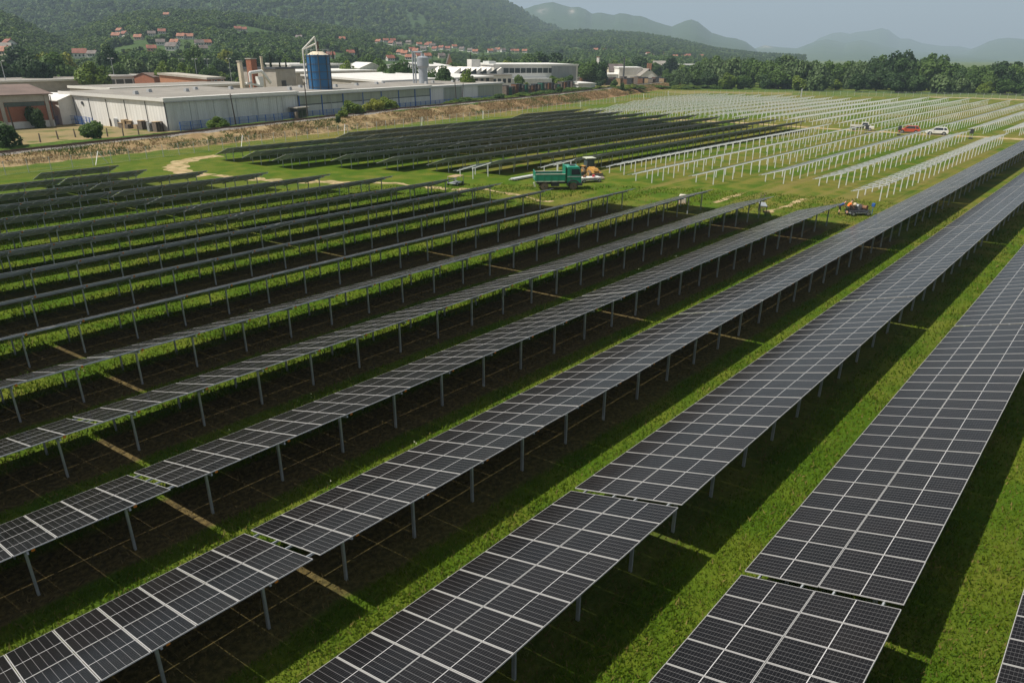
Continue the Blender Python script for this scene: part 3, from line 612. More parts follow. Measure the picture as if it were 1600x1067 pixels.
def hall(name, label, A, L, ze, depth, wall, roof, ang=ANG, rise=.8, kind='mono', fascia=MFASC, over=.35, z0=YZ, cat='building', band=None):
    """origin at the front left ground corner; x along the front, y away from the field"""
    t = thing(name, label, cat, (A[0], A[1], z0), ang); h = ze-z0
    w_ = MB()
    if kind == 'mono': zb = h+rise
    else: zb = h
    if kind == 'gable_perp':
        w_.extrude([(0, -1.5), (L, -1.5), (L, h), (L/2, h+rise), (0, h)], 0, depth)
    elif kind == 'gable_par':
        k = len(w_.v); pr = [(0, -1.5), (depth, -1.5), (depth, h), (depth/2, h+rise), (0, h)]
        w_.v += [(0, y, z) for y, z in pr]+[(L, y, z) for y, z in pr]; n = 5
        for i in range(n): j = (i+1) % n; w_.f.append((k+i, k+j, k+n+j, k+n+i)); w_.m.append(0)
        w_.f.append(tuple(range(k, k+n))); w_.m.append(0); w_.f.append(tuple(range(k+n, k+2*n))[::-1]); w_.m.append(0)
    else:
        w_.v += [(0, 0, -1.5), (L, 0, -1.5), (L, depth, -1.5), (0, depth, -1.5), (0, 0, h), (L, 0, h), (L, depth, zb), (0, depth, zb)]
        for f in ((0, 3, 2, 1), (4, 5, 6, 7), (0, 1, 5, 4), (1, 2, 6, 5), (2, 3, 7, 6), (3, 0, 4, 7)): w_.f.append(f); w_.m.append(0)
    w_.obj('wall', wall, t)
    r = MB(); o = over; th = .18
    def slab(p):    # four corners, thickened downwards to just above the wall top
        k = len(r.v); r.v += [(x, y, z+.01) for x, y, z in p]+[(x, y, z+th) for x, y, z in p]
        for f in ((0, 3, 2, 1), (4, 5, 6, 7), (0, 1, 5, 4), (1, 2, 6, 5), (2, 3, 7, 6), (3, 0, 4, 7)): r.f.append(tuple(k+i for i in f)); r.m.append(0)
    if kind == 'gable_perp':
        sl = rise/(L/2); slab([(-o, -o, h-o*sl), (L/2, -o, h+rise), (L/2, depth+o, h+rise), (-o, depth+o, h-o*sl)]); slab([(L/2, -o, h+rise), (L+o, -o, h-o*sl), (L+o, depth+o, h-o*sl), (L/2, depth+o, h+rise)])
    elif kind == 'gable_par':
        sl = rise/(depth/2); slab([(-o, -o, h-o*sl), (L+o, -o, h-o*sl), (L+o, depth/2, h+rise), (-o, depth/2, h+rise)]); slab([(-o, depth/2, h+rise), (L+o, depth/2, h+rise), (L+o, depth+o, h-o*sl), (-o, depth+o, h-o*sl)])
    else:
        s_ = (zb-h)/depth; slab([(-o, -o, h-o*s_), (L+o, -o, h-o*s_), (L+o, depth+o, zb+o*s_), (-o, depth+o, zb+o*s_)])
    r.obj('roof', roof, t)
    if fascia and kind == 'mono' and L > 20:
        s_ = (zb-h)/depth; f = MB(); f.extrude([(-over-.1, h+.2-over*s_), (1.3, h+.2+1.3*s_), (1.3, h+.26+1.3*s_), (-over-.1, h+.26-over*s_)], -over, L+over); f.v = [(y, x, z) for x, y, z in f.v]; f.obj('roof_edge', MRWHITE, t)
    if fascia and kind in ('mono', 'flat'):
        f = MB(); s_ = (zb-h)/depth; f.b2(-o-.03, L+o+.03, -o-.10, -o-.004, h-.45, h+th+.06); f.obj('fascia', fascia, t)
        f = MB(); f.extrude([(-o-.10, h-.45), (depth+o, zb-.45), (depth+o, zb+th+.1), (-o-.10, h+th+.06)], 0, .09)
        f.v = [(-o-.004-y, x, z) for x, y, z in f.v]; f.obj('fascia', fascia, t)
    return t
def openings(t, rects, mat, name='window', face='front', dp=.06, frame=None):
    """rects (a0,a1,z0,z1) on the front (x,z) or left (y,z) face; set into a frame that stands proud"""
    for (a0, a1, z0, z1) in rects:
        m = MB()
        if face == 'front': m.b2(a0, a1, -dp, .02, z0, z1)
        else: m.b2(-dp, .02, a0, a1, z0, z1)
        w_ = m.obj(name, mat, t)
        if frame:
            m = MB(); e = .12
            for (b0, b1, c0, c1) in ((a0-e, a0-.002, z0-e, z1+e), (a1+.002, a1+e, z0-e, z1+e), (a0, a1, z0-e, z0-.002), (a0, a1, z1+.002, z1+e)):
                if face == 'front': m.b2(b0, b1, -dp-.05, .02, c0, c1)
                else: m.b2(-dp-.05, .02, b0, b1, c0, c1)
            m.obj('frame', frame, w_)
# --- big white warehouse by the railway and its long extensions
A1 = gnd(264, 205, YZ)[:2]; L1 = run_to(A1, ANG, 7.3, 463); u = np.array([math.cos(ANG), math.sin(ANG)]); nn = np.array([-u[1], u[0]])
W1 = hall('warehouse', 'large white windowless warehouse with two round vents beside the railway', A1, L1, 7.35, 37, mat_clad('white_panel_cladding', (0.80, 0.79, 0.76), 1.0, .08), MRGREY, rise=.5)
for y in (6.4, 13.6, 20.2, 26.6, 32.5): MB().b2(-.07, .02, y-.09, y+.09, 0, 5.85).obj('panel_joint', MTRIM, W1)
MB().b2(-.10, .10, -.10, .10, 0, 5.85).obj('corner_trim', MTRIM, W1)
for y in (29.2, 33.8): MB().cyl((-.18, y, 4.7), (.02, y, 4.7), .38, n=16).obj('round_vent', MTRIM, W1)
MB().b2(.12, L1-.02, -.06, .02, 0, 5.88).obj('front_shade_sheet', mat_clad('shade_cladding', (0.62, 0.64, 0.63), .6, .10), W1)  # greyer copy of the white wall, shade of this side painted into its colour
for x in np.arange(6, L1, 6.2): MB().b2(x-.05, x+.05, -.10, .02, 0, 5.85).obj('panel_joint', plain('grey_joint', (.30, .31, .31), .6), W1)
A2 = np.array(A1)+u*(L1+.15)-nn*.25; L2 = run_to(A2, ANG, 7.0, 672)
W2 = hall('warehouse', 'long grey green warehouse with blue columns and white roof edge', A2, L2, 7.05, 24, MCGREEN, MRGREY, rise=.4)
n_c = 7
for i in range(n_c+1): MB().b2(i*(L2-.3)/n_c, i*(L2-.3)/n_c+.28, -.16, .02, -.5, 5.6).obj('column', MBLUE, W2)
for i in range(n_c):
    a, b = i*(L2-.3)/n_c+.4, (i+1)*(L2-.3)/n_c-.12
    MB().b2(a, b, -.08, .02, .1, 3.1).obj('wall_panel', MCGREY, W2); MB().b2(a, b, -.10, .02, 3.15, 3.35).obj('rail', MTRIM, W2)
A3 = np.array(A2)+u*(L2+.2)+nn*2.2; L3 = run_to(A3, ANG, 6.6, 785)
W3 = hall('warehouse', 'grey green warehouse with two big white doors near the pallet yard', A3, L3, 6.65, 30, MCGREEN, MRGREY, rise=.5)
for a, b in ((.01, .21), (.43, .64)): MB().b2(a*L3, b*L3, -.12, .02, .0, 5.2).obj('sliding_door', MCWHITE, W3)
MVENT = plain('vent_metal', (.45, .46, .47), .5, .3)
for Wt, Lt, hh, dpp in ((W1, L1, 6.6, 37), (W2, L2, 6.3, 24), (W3, L3, 5.9, 30)):
    for i in range(5):
        x, y = Lt*(.12+.19*i), dpp*random.uniform(.35, .75); MB().box((x, y, hh+.5), (1.0, 1.0, .8), None, 0, (.8, .8)).obj('roof_vent', MVENT, Wt)
    MB().cyl((-.3, -.52, 5.75 if Wt is W1 else 5.5), (Lt, -.52, 5.75 if Wt is W1 else 5.5), .09, n=8).obj('gutter', MVENT, Wt)
    for i in range(4): MB().cyl((Lt*(.2+.22*i), -.3, 0), (Lt*(.2+.22*i), -.3, 5.5), .06, n=6).obj('downpipe', MVENT, Wt)
kb = thing('gate_booth', 'small dark booth with flat pale roof against the warehouse wall', 'booth', tuple(np.array(A1)+u*(L1-3.2)-nn*2.9)+(YZ,), ANG)
MB().b2(0, 3.4, 0, 2.4, 0, 2.7).obj('wall', MTRIM, kb); MB().b2(-.5, 3.9, -.6, 2.6, 2.75, 3.0).obj('roof', MCONC, kb); MB().b2(.4, 1.4, -.05, .01, .1, 2.2).obj('door', MGLASS, kb); MB().b2(1.8, 3.0, -.05, .01, .9, 2.2).obj('window', MGLASS, kb); MB().b2(-.9, -.3, -.4, .3, -.3, 1.9).obj('gas_box', MWOODG, kb)
# --- brick shed on the left
B0 = gnd(87, 197.5, YZ)[:2]; a0 = math.radians(6.0); d0 = np.array([math.cos(a0), math.sin(a0)]); LB = 44
BR = hall('brick_shed', 'long brick shed with white base and dark strip windows beside the lane', B0-d0*LB, LB, 7.9, 22, MBRICK, MRBROWN, a0, 1.6, 'gable_par', over=.7)
MB().b2(-.02, LB+.02, -.10, .02, 0, 1.4).obj('plinth', MPLAST, BR); MB().b2(-.02, LB+.02, -.10, .02, 5.45, 6.85).obj('upper_band', MCONC, BR)
for i in range(5):
    x = LB-.7-i*8.9; MB().b2(x-.35, x+.35, -.22, .02, 0, 6.85).obj('pillar', MCONC, BR)
    MB().b2(x-8.4, x-.5, -.07, .02, 4.5, 5.4).obj('strip_window', MGRN, BR)
MB().bar((LB+.1, -.45, 6.6), (LB+.1, -.2, .1), .16).obj('downpipe', MTRIM, BR)
TW = hall('white_tent_hall', 'small white gabled hall between the brick shed and the warehouse', gnd(90, 158, 6.2)[:2], 7.5, 6.2, 24, MPLAST, MRWHITE, ANG, 1.3, 'gable_perp')
# --- roofs behind
def bh(name, label, pxL, pyL, pxR, ze, depth, wall, roof, **kw):
    A = gnd(pxL, pyL, ze)[:2]; L = run_to(A, kw.get('ang', ANG), ze, pxR); return hall(name, label, A, L, ze, depth, wall, roof, **kw), L, math.hypot(*A)
info = []
H, L, d = bh('factory_hall', 'wide grey flat roofed hall right behind the brick shed', -140, 131, 165, 6.9, 34, MCONC, MRGREY, rise=.3); info.append(('H1', L, d))
H, L, d = bh('factory_hall', 'grey roofed hall behind the big white warehouse', 172, 139, 400, 6.9, 20, MCONC, MRGREY, rise=.2); info.append(('H1b', L, d))
H, L, d = bh('factory_hall', 'long pale roofed hall with green strip windows', 148, 120, 236, 7.0, 50, MPLAST, MRGREY, rise=2.4); info.append(('H2', L, d)); openings(H, [(1+i*(L-2)/6, 1+(i+.86)*(L-2)/6, 2.2, 4.6) for i in range(6)], MGRN, 'window', frame=MFASC)
H, L, d = bh('brick_workshop', 'brick workshop with dark red roof and row of small windows', 240, 121, 312, 6.8, 14, MBRICK, MRBROWN, rise=1.6, kind='gable_par'); info.append(('H3', L, d)); openings(H, [(4+i*1.9, 5.3+i*1.9, 3.2, 4.6) for i in range(8)], MGLASS, 'window', frame=MFASC)
H, L, d = bh('brick_annex', 'orange brick annex with two windows and flat concrete roof', 323, 122.5, 350, 8.4, 26, MBRICK2, MCONC, rise=1.2, fascia=MCONC); info.append(('H4', L, d)); openings(H, [(L*.42, L*.55, 4.9, 6.6), (L*.80, L*.93, 4.9, 6.6)], MGLASS, 'window', frame=MFASC); MB().b2(L*.22, L*.30, -.08, .02, .2, 7.1).obj('pilaster', MCREAM, H)
A = gnd(430, 106.5, 11.7)[:2]; H = hall('concrete_building', 'bare concrete factory block with curved roof edge behind the warehouse', A, run_to(A, ANG, 11.7, 461), 11.7, 17, MCONC, MTRIM, rise=-.1, fascia=MTRIM); openings(H, [(2.4, 4.4, 3.0, 6.2)], MGLASS, 'opening', frame=MTRIM); MB().b2(4.6, 6.2, -1.2, -.05, 2.6, 4.6).obj('vent_box', MWHITE, H); info.append(('H5', 0, math.hypot(*A)))
duct = thing('air_duct', 'white bent ventilation duct with box on the factory roof', 'duct', tuple(gnd(392, 128, 8.6)), ANG)
mm = MB(); mm.cyl((0, 0, 0), (0, 0, 2.6), .45); mm.cyl((0, 0, 2.5), (4.6, 0, 2.9), .45); mm.cyl((4.6, 0, 2.9), (7.6, 0, -.6), .45); mm.obj('pipe', MWHITE, duct, smooth=False); MB().b2(2.6, 4.2, -.8, .8, -1.4, 1.4).obj('fan_box', MWHITE, duct); MB().bar((-2.2, -.6, -.3), (2.6, -.6, -1.2), .5).obj('branch_pipe', MWHITE, duct)
MB().b2(2.8, 4.0, -.7, .7, -7.6, -1.4).obj('support', MGALV, duct); MB().b2(-.3, .3, -.3, .3, -7.6, 0).obj('support', MGALV, duct)
def stack(name, label, px, pyt, dist, w_, mat, cap, rnd=False):
    p = atd(px, pyt, dist); t = thing(name, label, 'chimney', (p[0], p[1], YZ), ANG); h = p[2]-YZ
    (MB().cyl((0, 0, -1), (0, 0, h), w_*.6, w_*.45, 14) if rnd else MB().box((0, 0, h/2-.5), (w_, w_, h+1))).obj('shaft', mat, t)
    (MB().cyl((0, 0, h), (0, 0, h+.3), w_*.52, n=14) if rnd else MB().box((0, 0, h+.17), (w_+.3, w_+.3, .3))).obj('cap', cap, t); return t
stack('brick_chimney', 'square red brick chimney tower behind the concrete block', 392, 93, 246, 2.2, MBRICK, MCONC)
stack('pale_chimney', 'square pale rendered chimney beside the brick chimney tower', 374, 97, 240, 1.05, MCREAM, MCONC)
stack('thin_chimney', 'thin white round chimney on the factory roofs', 408, 90, 256, .9, MCREAM, MCREAM, True)
stack('white_chimney', 'slim white chimney beside the leafy trees at the timber yard', 935, 90, 470, 1.5, MPLAST, MBRICK)
stack('brown_chimney', 'slim dark brown round chimney beyond the timber yard', 976, 91, 480, .9, MTRIM, MTRIM, True)
H, L, d = bh('factory_hall', 'low hall with long dark window band behind the blue silo', 452, 101, 549, 11.8, 16, MPLAST, MRWHITE, rise=.3); info.append(('H8', L, d)); openings(H, [(1+i*(L-2)/5, 1+(i+.93)*(L-2)/5, 7.6, 10.0) for i in range(5)], MGRN, 'window', frame=MFASC)
H, L, d = bh('factory_hall', 'grey hall with white roof edges below the blue silo', 462, 113, 590, 9.0, 30, MCONC, MRWHITE, rise=.5); info.append(('H8b', L, d))
H, L, d = bh('factory_hall', 'white roofed hall with broken eaves behind the green doors warehouse', 596, 127.5, 771, 7.6, 38, MCONC, MRWHITE, rise=1.6); info.append(('H9', L, d)); openings(H, [(2+i*(L-4)/16, 2+(i+.6)*(L-4)/16, 4.7, 6.1) for i in range(16)], MGLASS, 'window', frame=MFASC)
H, L, d = bh('factory_hall', 'grey gabled hall with white roof left of the grey silo', 562, 107, 600, 9.9, 40, MCGREEN, MRWHITE, rise=2.6, kind='gable_perp', ang=math.radians(-25)); info.append(('H10', L, d)); openings(H, [(2, L-2, 5.4, 7.4)], MGRN, 'window', frame=MFASC)
H, L, d = bh('factory_hall', 'grey hall with pale gabled roof right of the grey silo', 668, 104, 705, 10.8, 30, MCGREY, MRWHITE, rise=1.8, kind='gable_par'); info.append(('H11', L, d))
# sawtooth factory
As = gnd(728, 118.5, 7.2)[:2]; ST_ = thing('sawtooth_factory', 'white factory with saw tooth roof and dark slanted skylights', 'building', (As[0], As[1], YZ), math.radians(-22)); Ls = run_to(As, math.radians(-22), 7.2, 800); tw = Ls/4.5; info.append(('saw', Ls, math.hypot(*As)))
MB().b2(-14, Ls, 0, 40, -1.5, 6.2).obj('wall', MPLAST, ST_); MB().b2(-.2, Ls, -.4, 6, 6.25, 6.5).obj('lean_to_roof', MRGREY, ST_)
for i in range(9): MB().b2(.5+i*Ls/9, .5+(i+.62)*Ls/9, -.06, .02, 2.6, 4.6).obj('window', MGLASS, ST_)
for i in range(-1, 4):
    m = MB(); m.extrude([(0, 6.2), (tw-.05, 6.2), (tw-.05, 9.8)], 6, 38); m.obj('roof_tooth', MPLAST, ST_, (i*tw, 0, 0))
    MB().b2(tw-.04, tw+.02, 6.6, 37.6, 6.8, 9.5).obj('skylight', MGLASS, ST_, (i*tw, 0, 0)); m = MB(); m.extrude([(tw*.12, 6.95), (tw*.9, 6.75), (tw*.9, 9.4)], 5.93, 5.99); m.obj('slanted_glazing', MGLASS, ST_, (i*tw-tw*.42, 0, 0)) if i >= 0 else None
MB().b2(Ls*.50, Ls*.50+5.0, 22, 28, 6.2, 13.4).obj('roof_tower', MPLAST, ST_); MB().b2(Ls*.9, Ls*1.05, 22, 30, 6.2, 12.6).obj('plant_box', MCGREY, ST_)
H, L, d = bh('long_factory', 'long white factory with dark ribbon windows and grey end block', 772, 101.5, 903, 12.0, 40, MPLAST, MRWHITE, ang=math.radians(-28), rise=.4); info.append(('H13', L, d))
openings(H, [(5+i*(L*.80)/12, 5+(i+.92)*(L*.80)/12, 7.0, 9.4) for i in range(12)], MGLASS, 'window', frame=MFASC); MB().b2(L-15, L-1.2, -.6, .02, -1, 10.2).obj('end_block', mat_clad('end_cladding', (.30, .31, .32), .5), H); MB().b2(6, L*.62, -7, -.02, -1, 4.6).obj('lean_to', MCGREY, H)
H, L, d = bh('low_store', 'low grey store with flat roof in front of the long factory', 852, 121, 905, 4.6, 10, MCONC, MCONC, ang=math.radians(-28), rise=.1); info.append(('lowstore', L, d)); openings(H, [(1.5, 4.0, .3, 2.8), (L*.5, L*.62, 1, 2.5)], MGLASS, 'window', frame=MFASC)
H, L, d = bh('canteen_hut', 'small cream hut with three windows at the pallet yard', 785, 122.5, 799, 5.2, 6, MCREAM, MRGREY, ang=math.radians(-30), rise=.2); openings(H, [(.5+i*L/3, .5+(i+.5)*L/3, 2.2, 3.5) for i in range(3)], MGLASS, 'window', frame=MFASC); info.append(('hut', L, d))
H, L, d = bh('white_shed', 'low shed with bright white flat roof next to the pallet stacks', 904, 131, 930, 4.2, 14, MCGREY, MRWHITE, ang=math.radians(-20), rise=.3); info.append(('shed', L, d))
H, L, d = bh('cream_house', 'cream two storey building with dark square windows', 1003, 102.5, 1034, 9.8, 16, MCREAM, MRGREY, ang=math.radians(-50), rise=1.6, kind='gable_par'); info.append(('cream', L, d)); openings(H, [(2, 4, 5.2, 7), (2, 4, 1.6, 3.4), (L*.55, L*.55+2, 5.2, 7), (L*.8, L*.8+2, 5.2, 7)], MGLASS, 'window', frame=MFASC)
H, L, d = bh('white_barn', 'white gabled barn with grey roof and orange chimneys', 1001, 119, 1027, 4.4, 24, MPLAST, MRGREY, rise=4.2, kind='gable_perp', ang=math.radians(-48)); info.append(('barn', L, d)); openings(H, [(L*.45, L*.55, 6.4, 7.4)], MGLASS, 'window', frame=MFASC); [MB().b2(L*.62, L*.62+.7, 4+i*6, 4.7+i*6, 7, 11).obj('roof_chimney', MBRICK2, H) for i in range(3)]
H, L, d = bh('white_hall', 'white walled long hall behind the cream building', 968, 106, 1003, 9.2, 18, MPLAST, MRWHITE, ang=math.radians(-45), rise=.3); info.append(('whall', L, d))
H, L, d = bh('pale_villa', 'pale villa with many small windows and hipped grey roof', 1022, 100, 1046, 10.4, 14, MCREAM, MRGREY, ang=math.radians(-52), rise=2.2, kind='gable_par'); openings(H, [(1.5+i*3, 2.7+i*3, 6.4, 8.0) for i in range(4)], MGLASS, 'window'); info.append(('villa', L, d))
H, L, d = bh('dark_roof_house', 'house with steep dark roof and cream gable beyond the timber yard', 952, 112, 974, 6.0, 11, MCREAM, MRDK, ang=math.radians(-45), rise=5.0, kind='gable_par'); info.append(('dkhouse', L, d))
H, L, d = bh('grey_shed', 'grey metal shed with pale roof in the timber yard', 950, 116.5, 976, 4.9, 12, MCGREY, MRWHITE, ang=math.radians(-45), rise=.6); info.append(('gshed', L, d))
H, L, d = bh('salmon_house', 'salmon gabled house with dark brown roof behind the saw tooth factory', 699, 98, 707, 12.0, 14, MSALM, MRDK, rise=5, kind='gable_perp', ang=math.radians(-40)); info.append(('salmon', L, d))
H, L, d = bh('white_office', 'low white office with parked vans at the factory edge', 70, 119.5, 122, 5.2, 10, MPLAST, MRGREY, rise=.2); info.append(('office', L, d)); openings(H, [(2+i*3.6, 4.6+i*3.6, 1.3, 3.0) for i in range(6)], MGLASS, 'window', frame=MFASC)
H, L, d = bh('far_hall', 'far white hall beyond the willow trees', 1060, 101.5, 1092, 9.5, 20, MPLAST, MRWHITE, ang=math.radians(-50), rise=.3); info.append(('farhall', L, d))
print('HALLS', [(a, round(b, 1), round(c)) for a, b, c in info])
# --- silos
p = atd(496, 84, 212); S = thing('blue_silo', 'tall blue cylindrical silo with dark frame and pale pipes on top', 'silo', (p[0], p[1], YZ)); hs = p[2]-YZ-.4; rs = 3.0
MB().cyl((0, 0, -1), (0, 0, hs), rs, n=28).obj('body', plain('silo_blue', (0.012, 0.11, 0.27), .4, 0, .12, .6), S, smooth=False); MB().cyl((0, 0, hs+.02), (0, 0, hs+.9), rs*.97, rs*.45, 28).obj('dome', MCREAM, S)
for i in range(8): MB().cyl((0, 0, 1.0+i*(hs-1.4)/7), (0, 0, 1.14+i*(hs-1.4)/7), rs+.06, n=28).obj('hoop', MTRIM, S)
for i in range(8): a = i*math.pi/4+.2; MB().box((math.cos(a)*(rs+.1), math.sin(a)*(rs+.1), hs/2), (.16, .16, hs+.4)).obj('column', MTRIM, S)
m = MB()
for i in range(12): a = i*math.pi/6; m.bar((math.cos(a)*(rs+.15), math.sin(a)*(rs+.15), hs), (math.cos(a)*(rs+.15), math.sin(a)*(rs+.15), hs+1.5), .07); a2 = a+math.pi/6; m.bar((math.cos(a)*(rs+.15), math.sin(a)*(rs+.15), hs+1.45), (math.cos(a2)*(rs+.15), math.sin(a2)*(rs+.15), hs+1.45), .06)
m.obj('guard_rail', MGALV, S)
rv = Vector((_R[0], _R[1], 0)).normalized()
for k, (hh, o) in enumerate(((4.6, 0), (2.9, .45))):
    m = MB(); a = -rv*(rs+.9)+Vector((0, 0, 1))*(hs+1.4); b = rv*(-.3+o*.4)+Vector((0, 0, 1))*(hs+hh); m.cyl(a, b, .22); m.cyl(b, b+Vector((0, 0, -hh+.6))+rv*.3, .2); m.obj('pipe', MPLAST, S)
m = MB(); a = -rv*(rs+.9)+Vector((0, 0, 1))*(hs+1.4); m.cyl(a, a+Vector((0, 0, -11)), .22); m.cyl(a+Vector((0, 0, -11)), a+Vector((0, 0, -14.2))-rv*3.5, .25); m.obj('pipe', MPLAST, S); MB().cyl(rv*.2+Vector((0, 0, hs+.8)), rv*.35+Vector((0, 0, hs+3.4)), .38, .2).obj('cyclone', MRAIL, S)
p = atd(660, 88, 262); S = thing('grey_silo', 'grey metal silo with wide head and twin pipes among the halls', 'silo', (p[0], p[1], YZ)); hs = p[2]-YZ
MSIL = plain('silo_grey', (0.36, 0.39, 0.43), .4, .3, .1); MB().cyl((0, 0, -1), (0, 0, hs-4.0), 1.55, n=24).obj('shaft', MSIL, S); m = MB(); m.cyl((0, 0, hs-4.0), (0, 0, hs-3.2), 1.55, 2.1, 24); m.cyl((0, 0, hs-3.2), (0, 0, hs-.5), 2.1, n=24); m.cyl((0, 0, hs-.5), (0, 0, hs), 2.1, 1.0, 24); m.obj('head', MSIL, S); MB().cyl((0, 0, hs), (0, 0, hs+.9), .6, n=16).obj('filter', MSIL, S)
for o in (2.6, 3.4): m = MB(); m.cyl(-rv*o+Vector((0, 0, -1)), -rv*o+Vector((0, 0, hs+1.2-(.0 if o < 3 else -.4))), .28); m.cyl(-rv*o+Vector((0, 0, hs+1.2)), Vector((0, 0, hs+1.3)), .25); m.obj('pipe', MSIL, S)

# --- blue railings along the warehouses, poles, pallets
PB0 = np.array(A1)-nn*2.6
wire_fence('blue railing fence with tall blue posts along the warehouse fronts', [tuple(PB0+u*s_)+(YZ,) for s_ in (1, 30, 62, 95, 130)], 2.6, 1.9, (), MBLUE, mat_wire('blue_mesh', (0.05, 0.15, 0.42), .35), 'blue_railing', .14, (.1, .55, 1.0), .05)
fl = [gnd(88, 195.5, YZ), gnd(104, 193.5, YZ), gnd(135, 196.0, YZ), gnd(148, 199, YZ)]
wire_fence('blue railing fence between the brick shed and the pallet piles', [(a[0], a[1], YZ) for a in fl], 2.4, 1.9, (), MBLUE, mat_wire('blue_mesh_b', (0.05, 0.15, 0.42), .3), 'blue_railing', .14, (.1, .55, 1.0), .05)
def pole(px, py, zb, hgt, lean=(0, 0), label='', cross=False, mat=MPOLE, name='utility_pole', z=None):
    p = gnd(px, py, zb); t = thing(name, label, 'pole', (p[0], p[1], zb)); MB().cyl((0, 0, -.5), (lean[0], lean[1], hgt), .17, .11, 8).obj('shaft', mat, t)
    if cross: MB().box((lean[0], lean[1], hgt-.4), (.12, 1.6, .12)).obj('cross_arm', mat, t)
    return t
pole(369, 196, 1.2, 6.8, (-.35, .1), 'leaning dark wooden pole in front of the white warehouse wall', True)
pole(481, 183, 1.8, 8.2, (0, 0), 'tall thin dark pole in front of the blue column warehouse', True)
pole(27, 217, 1.0, 6.0, (-.3, .1), 'dark leaning pole in front of the brick shed')
pole(713, 158, 2.0, 7.0, (-.5, 0), 'dark wooden pole of the pair at the green doors warehouse', True); pole(722, 157, 2.0, 5.6, (.9, .2), 'slanted stay pole propped beside the pole at the green doors')
for px, py in ((34, 226), (63, 222), (91, 217), (118, 214), (168, 213), (193, 213), (217, 210)):
    tag(pole(px, py, 1.1, 1.5, (random.uniform(-.1, .1), 0), 'x', mat=MWOODG, name='wooden_fence_post'), 'short weathered wooden fence post standing beyond the railway', 'post', 'old fence posts beyond the railway')
for px, pyt, d in ((1, 96, 330), (173, 92, 380), (304, 93, 400), (283, 93, 420), (357, 92, 420), (323, 93, 420)):
    p = atd(px, pyt, d); t = thing('light_mast', 'slim light mast with two lamp heads rising among town trees', 'mast', (p[0], p[1], YZ), group='light masts at the factory edge'); h = p[2]-YZ; MB().cyl((0, 0, -1), (0, 0, h), .16, .09, 8).obj('shaft', MGALV, t); [MB().box(tuple(rv*s_*.9+Vector((0, 0, h+.1))), (.7, .7, .25)).obj('lamp_head', MWHITE, t) for s_ in (-1, 1)]
def pallets(p, n, rz, mat, label, group, name='pallet_stack', sx=1.2, sy=1.0, cover=None):
    t = thing(name, label, 'pallets', p, rz, group)
    m = MB()
    for i in range(n):
        z = i*.15
        for j in range(5): m.b2(-sx/2, sx/2, -sy/2+j*sy/4.6, -sy/2+j*sy/4.6+.13, z+.12, z+.145)
        for j in range(3): m.b2(-sx/2+j*(sx-.12)/2, -sx/2+j*(sx-.12)/2+.12, -sy/2, sy/2, z, z+.118)
    stuff(m.obj('boards', mat, t, fix=False))
    if cover: MB().box((0, 0, n*.15+.06), (sx+.12, sy+.12, .1)).obj('cover_sheet', cover, t)
    return t
for i in range(26):
    q = i/25.0; px = 138+q*116+random.uniform(-3, 3); py = 192.5+q*14+random.uniform(-1.6, 1.2); p = gnd(px, py, YZ)
    pallets((p[0], p[1], YZ), random.randint(6, 13), ANG+random.uniform(-.5, .5), random.choice([MWOOD, MWOODG, MWOODG, MBLUE, MGALV]), 'stack of wooden pallets piled outside the white warehouse', 'pallets outside the white warehouse', cover=MWOOD if i % 3 == 0 else None, sx=random.uniform(1.0, 1.5), sy=random.uniform(.8, 1.2))
MCOV = plain('black_cover', (0.05, 0.055, 0.065), .45, 0, .3); MGRNP = plain('green_crates', (0.03, 0.17, 0.12), .5); MRUST = plain('rusty_crates', (0.22, 0.11, 0.06), .8)
for i in range(22):
    px = 789+i*5.1; py = 151.5-i*.48; p = gnd(px, py, YZ); k = i % 5
    pallets((p[0], p[1], YZ), random.randint(22, 30), ANG+random.uniform(-.1, .1), [MWOODG, MGRNP, MWOODG, MRUST, MDARK][k], 'tall stack of dark crates under a black sheet beside the railway', 'crate stacks beside the railway', 'crate_stack', 2.2, 2.4, MCOV)
for i in range(24):
    px = 906+i*5.6; py = 132.2-.06*i+(i % 3)*.5; p = gnd(px, py, YZ); k = i % 4
    pallets((p[0], p[1], YZ), random.randint(20, 27), ANG+random.uniform(-.1, .1), [MWOODG, MRUST, MDARK, MWOOD][k], 'stack of sawn timber under a dark sheet in the timber yard', 'timber stacks in the timber yard', 'timber_stack', 4.2, 3.0, MCOV)

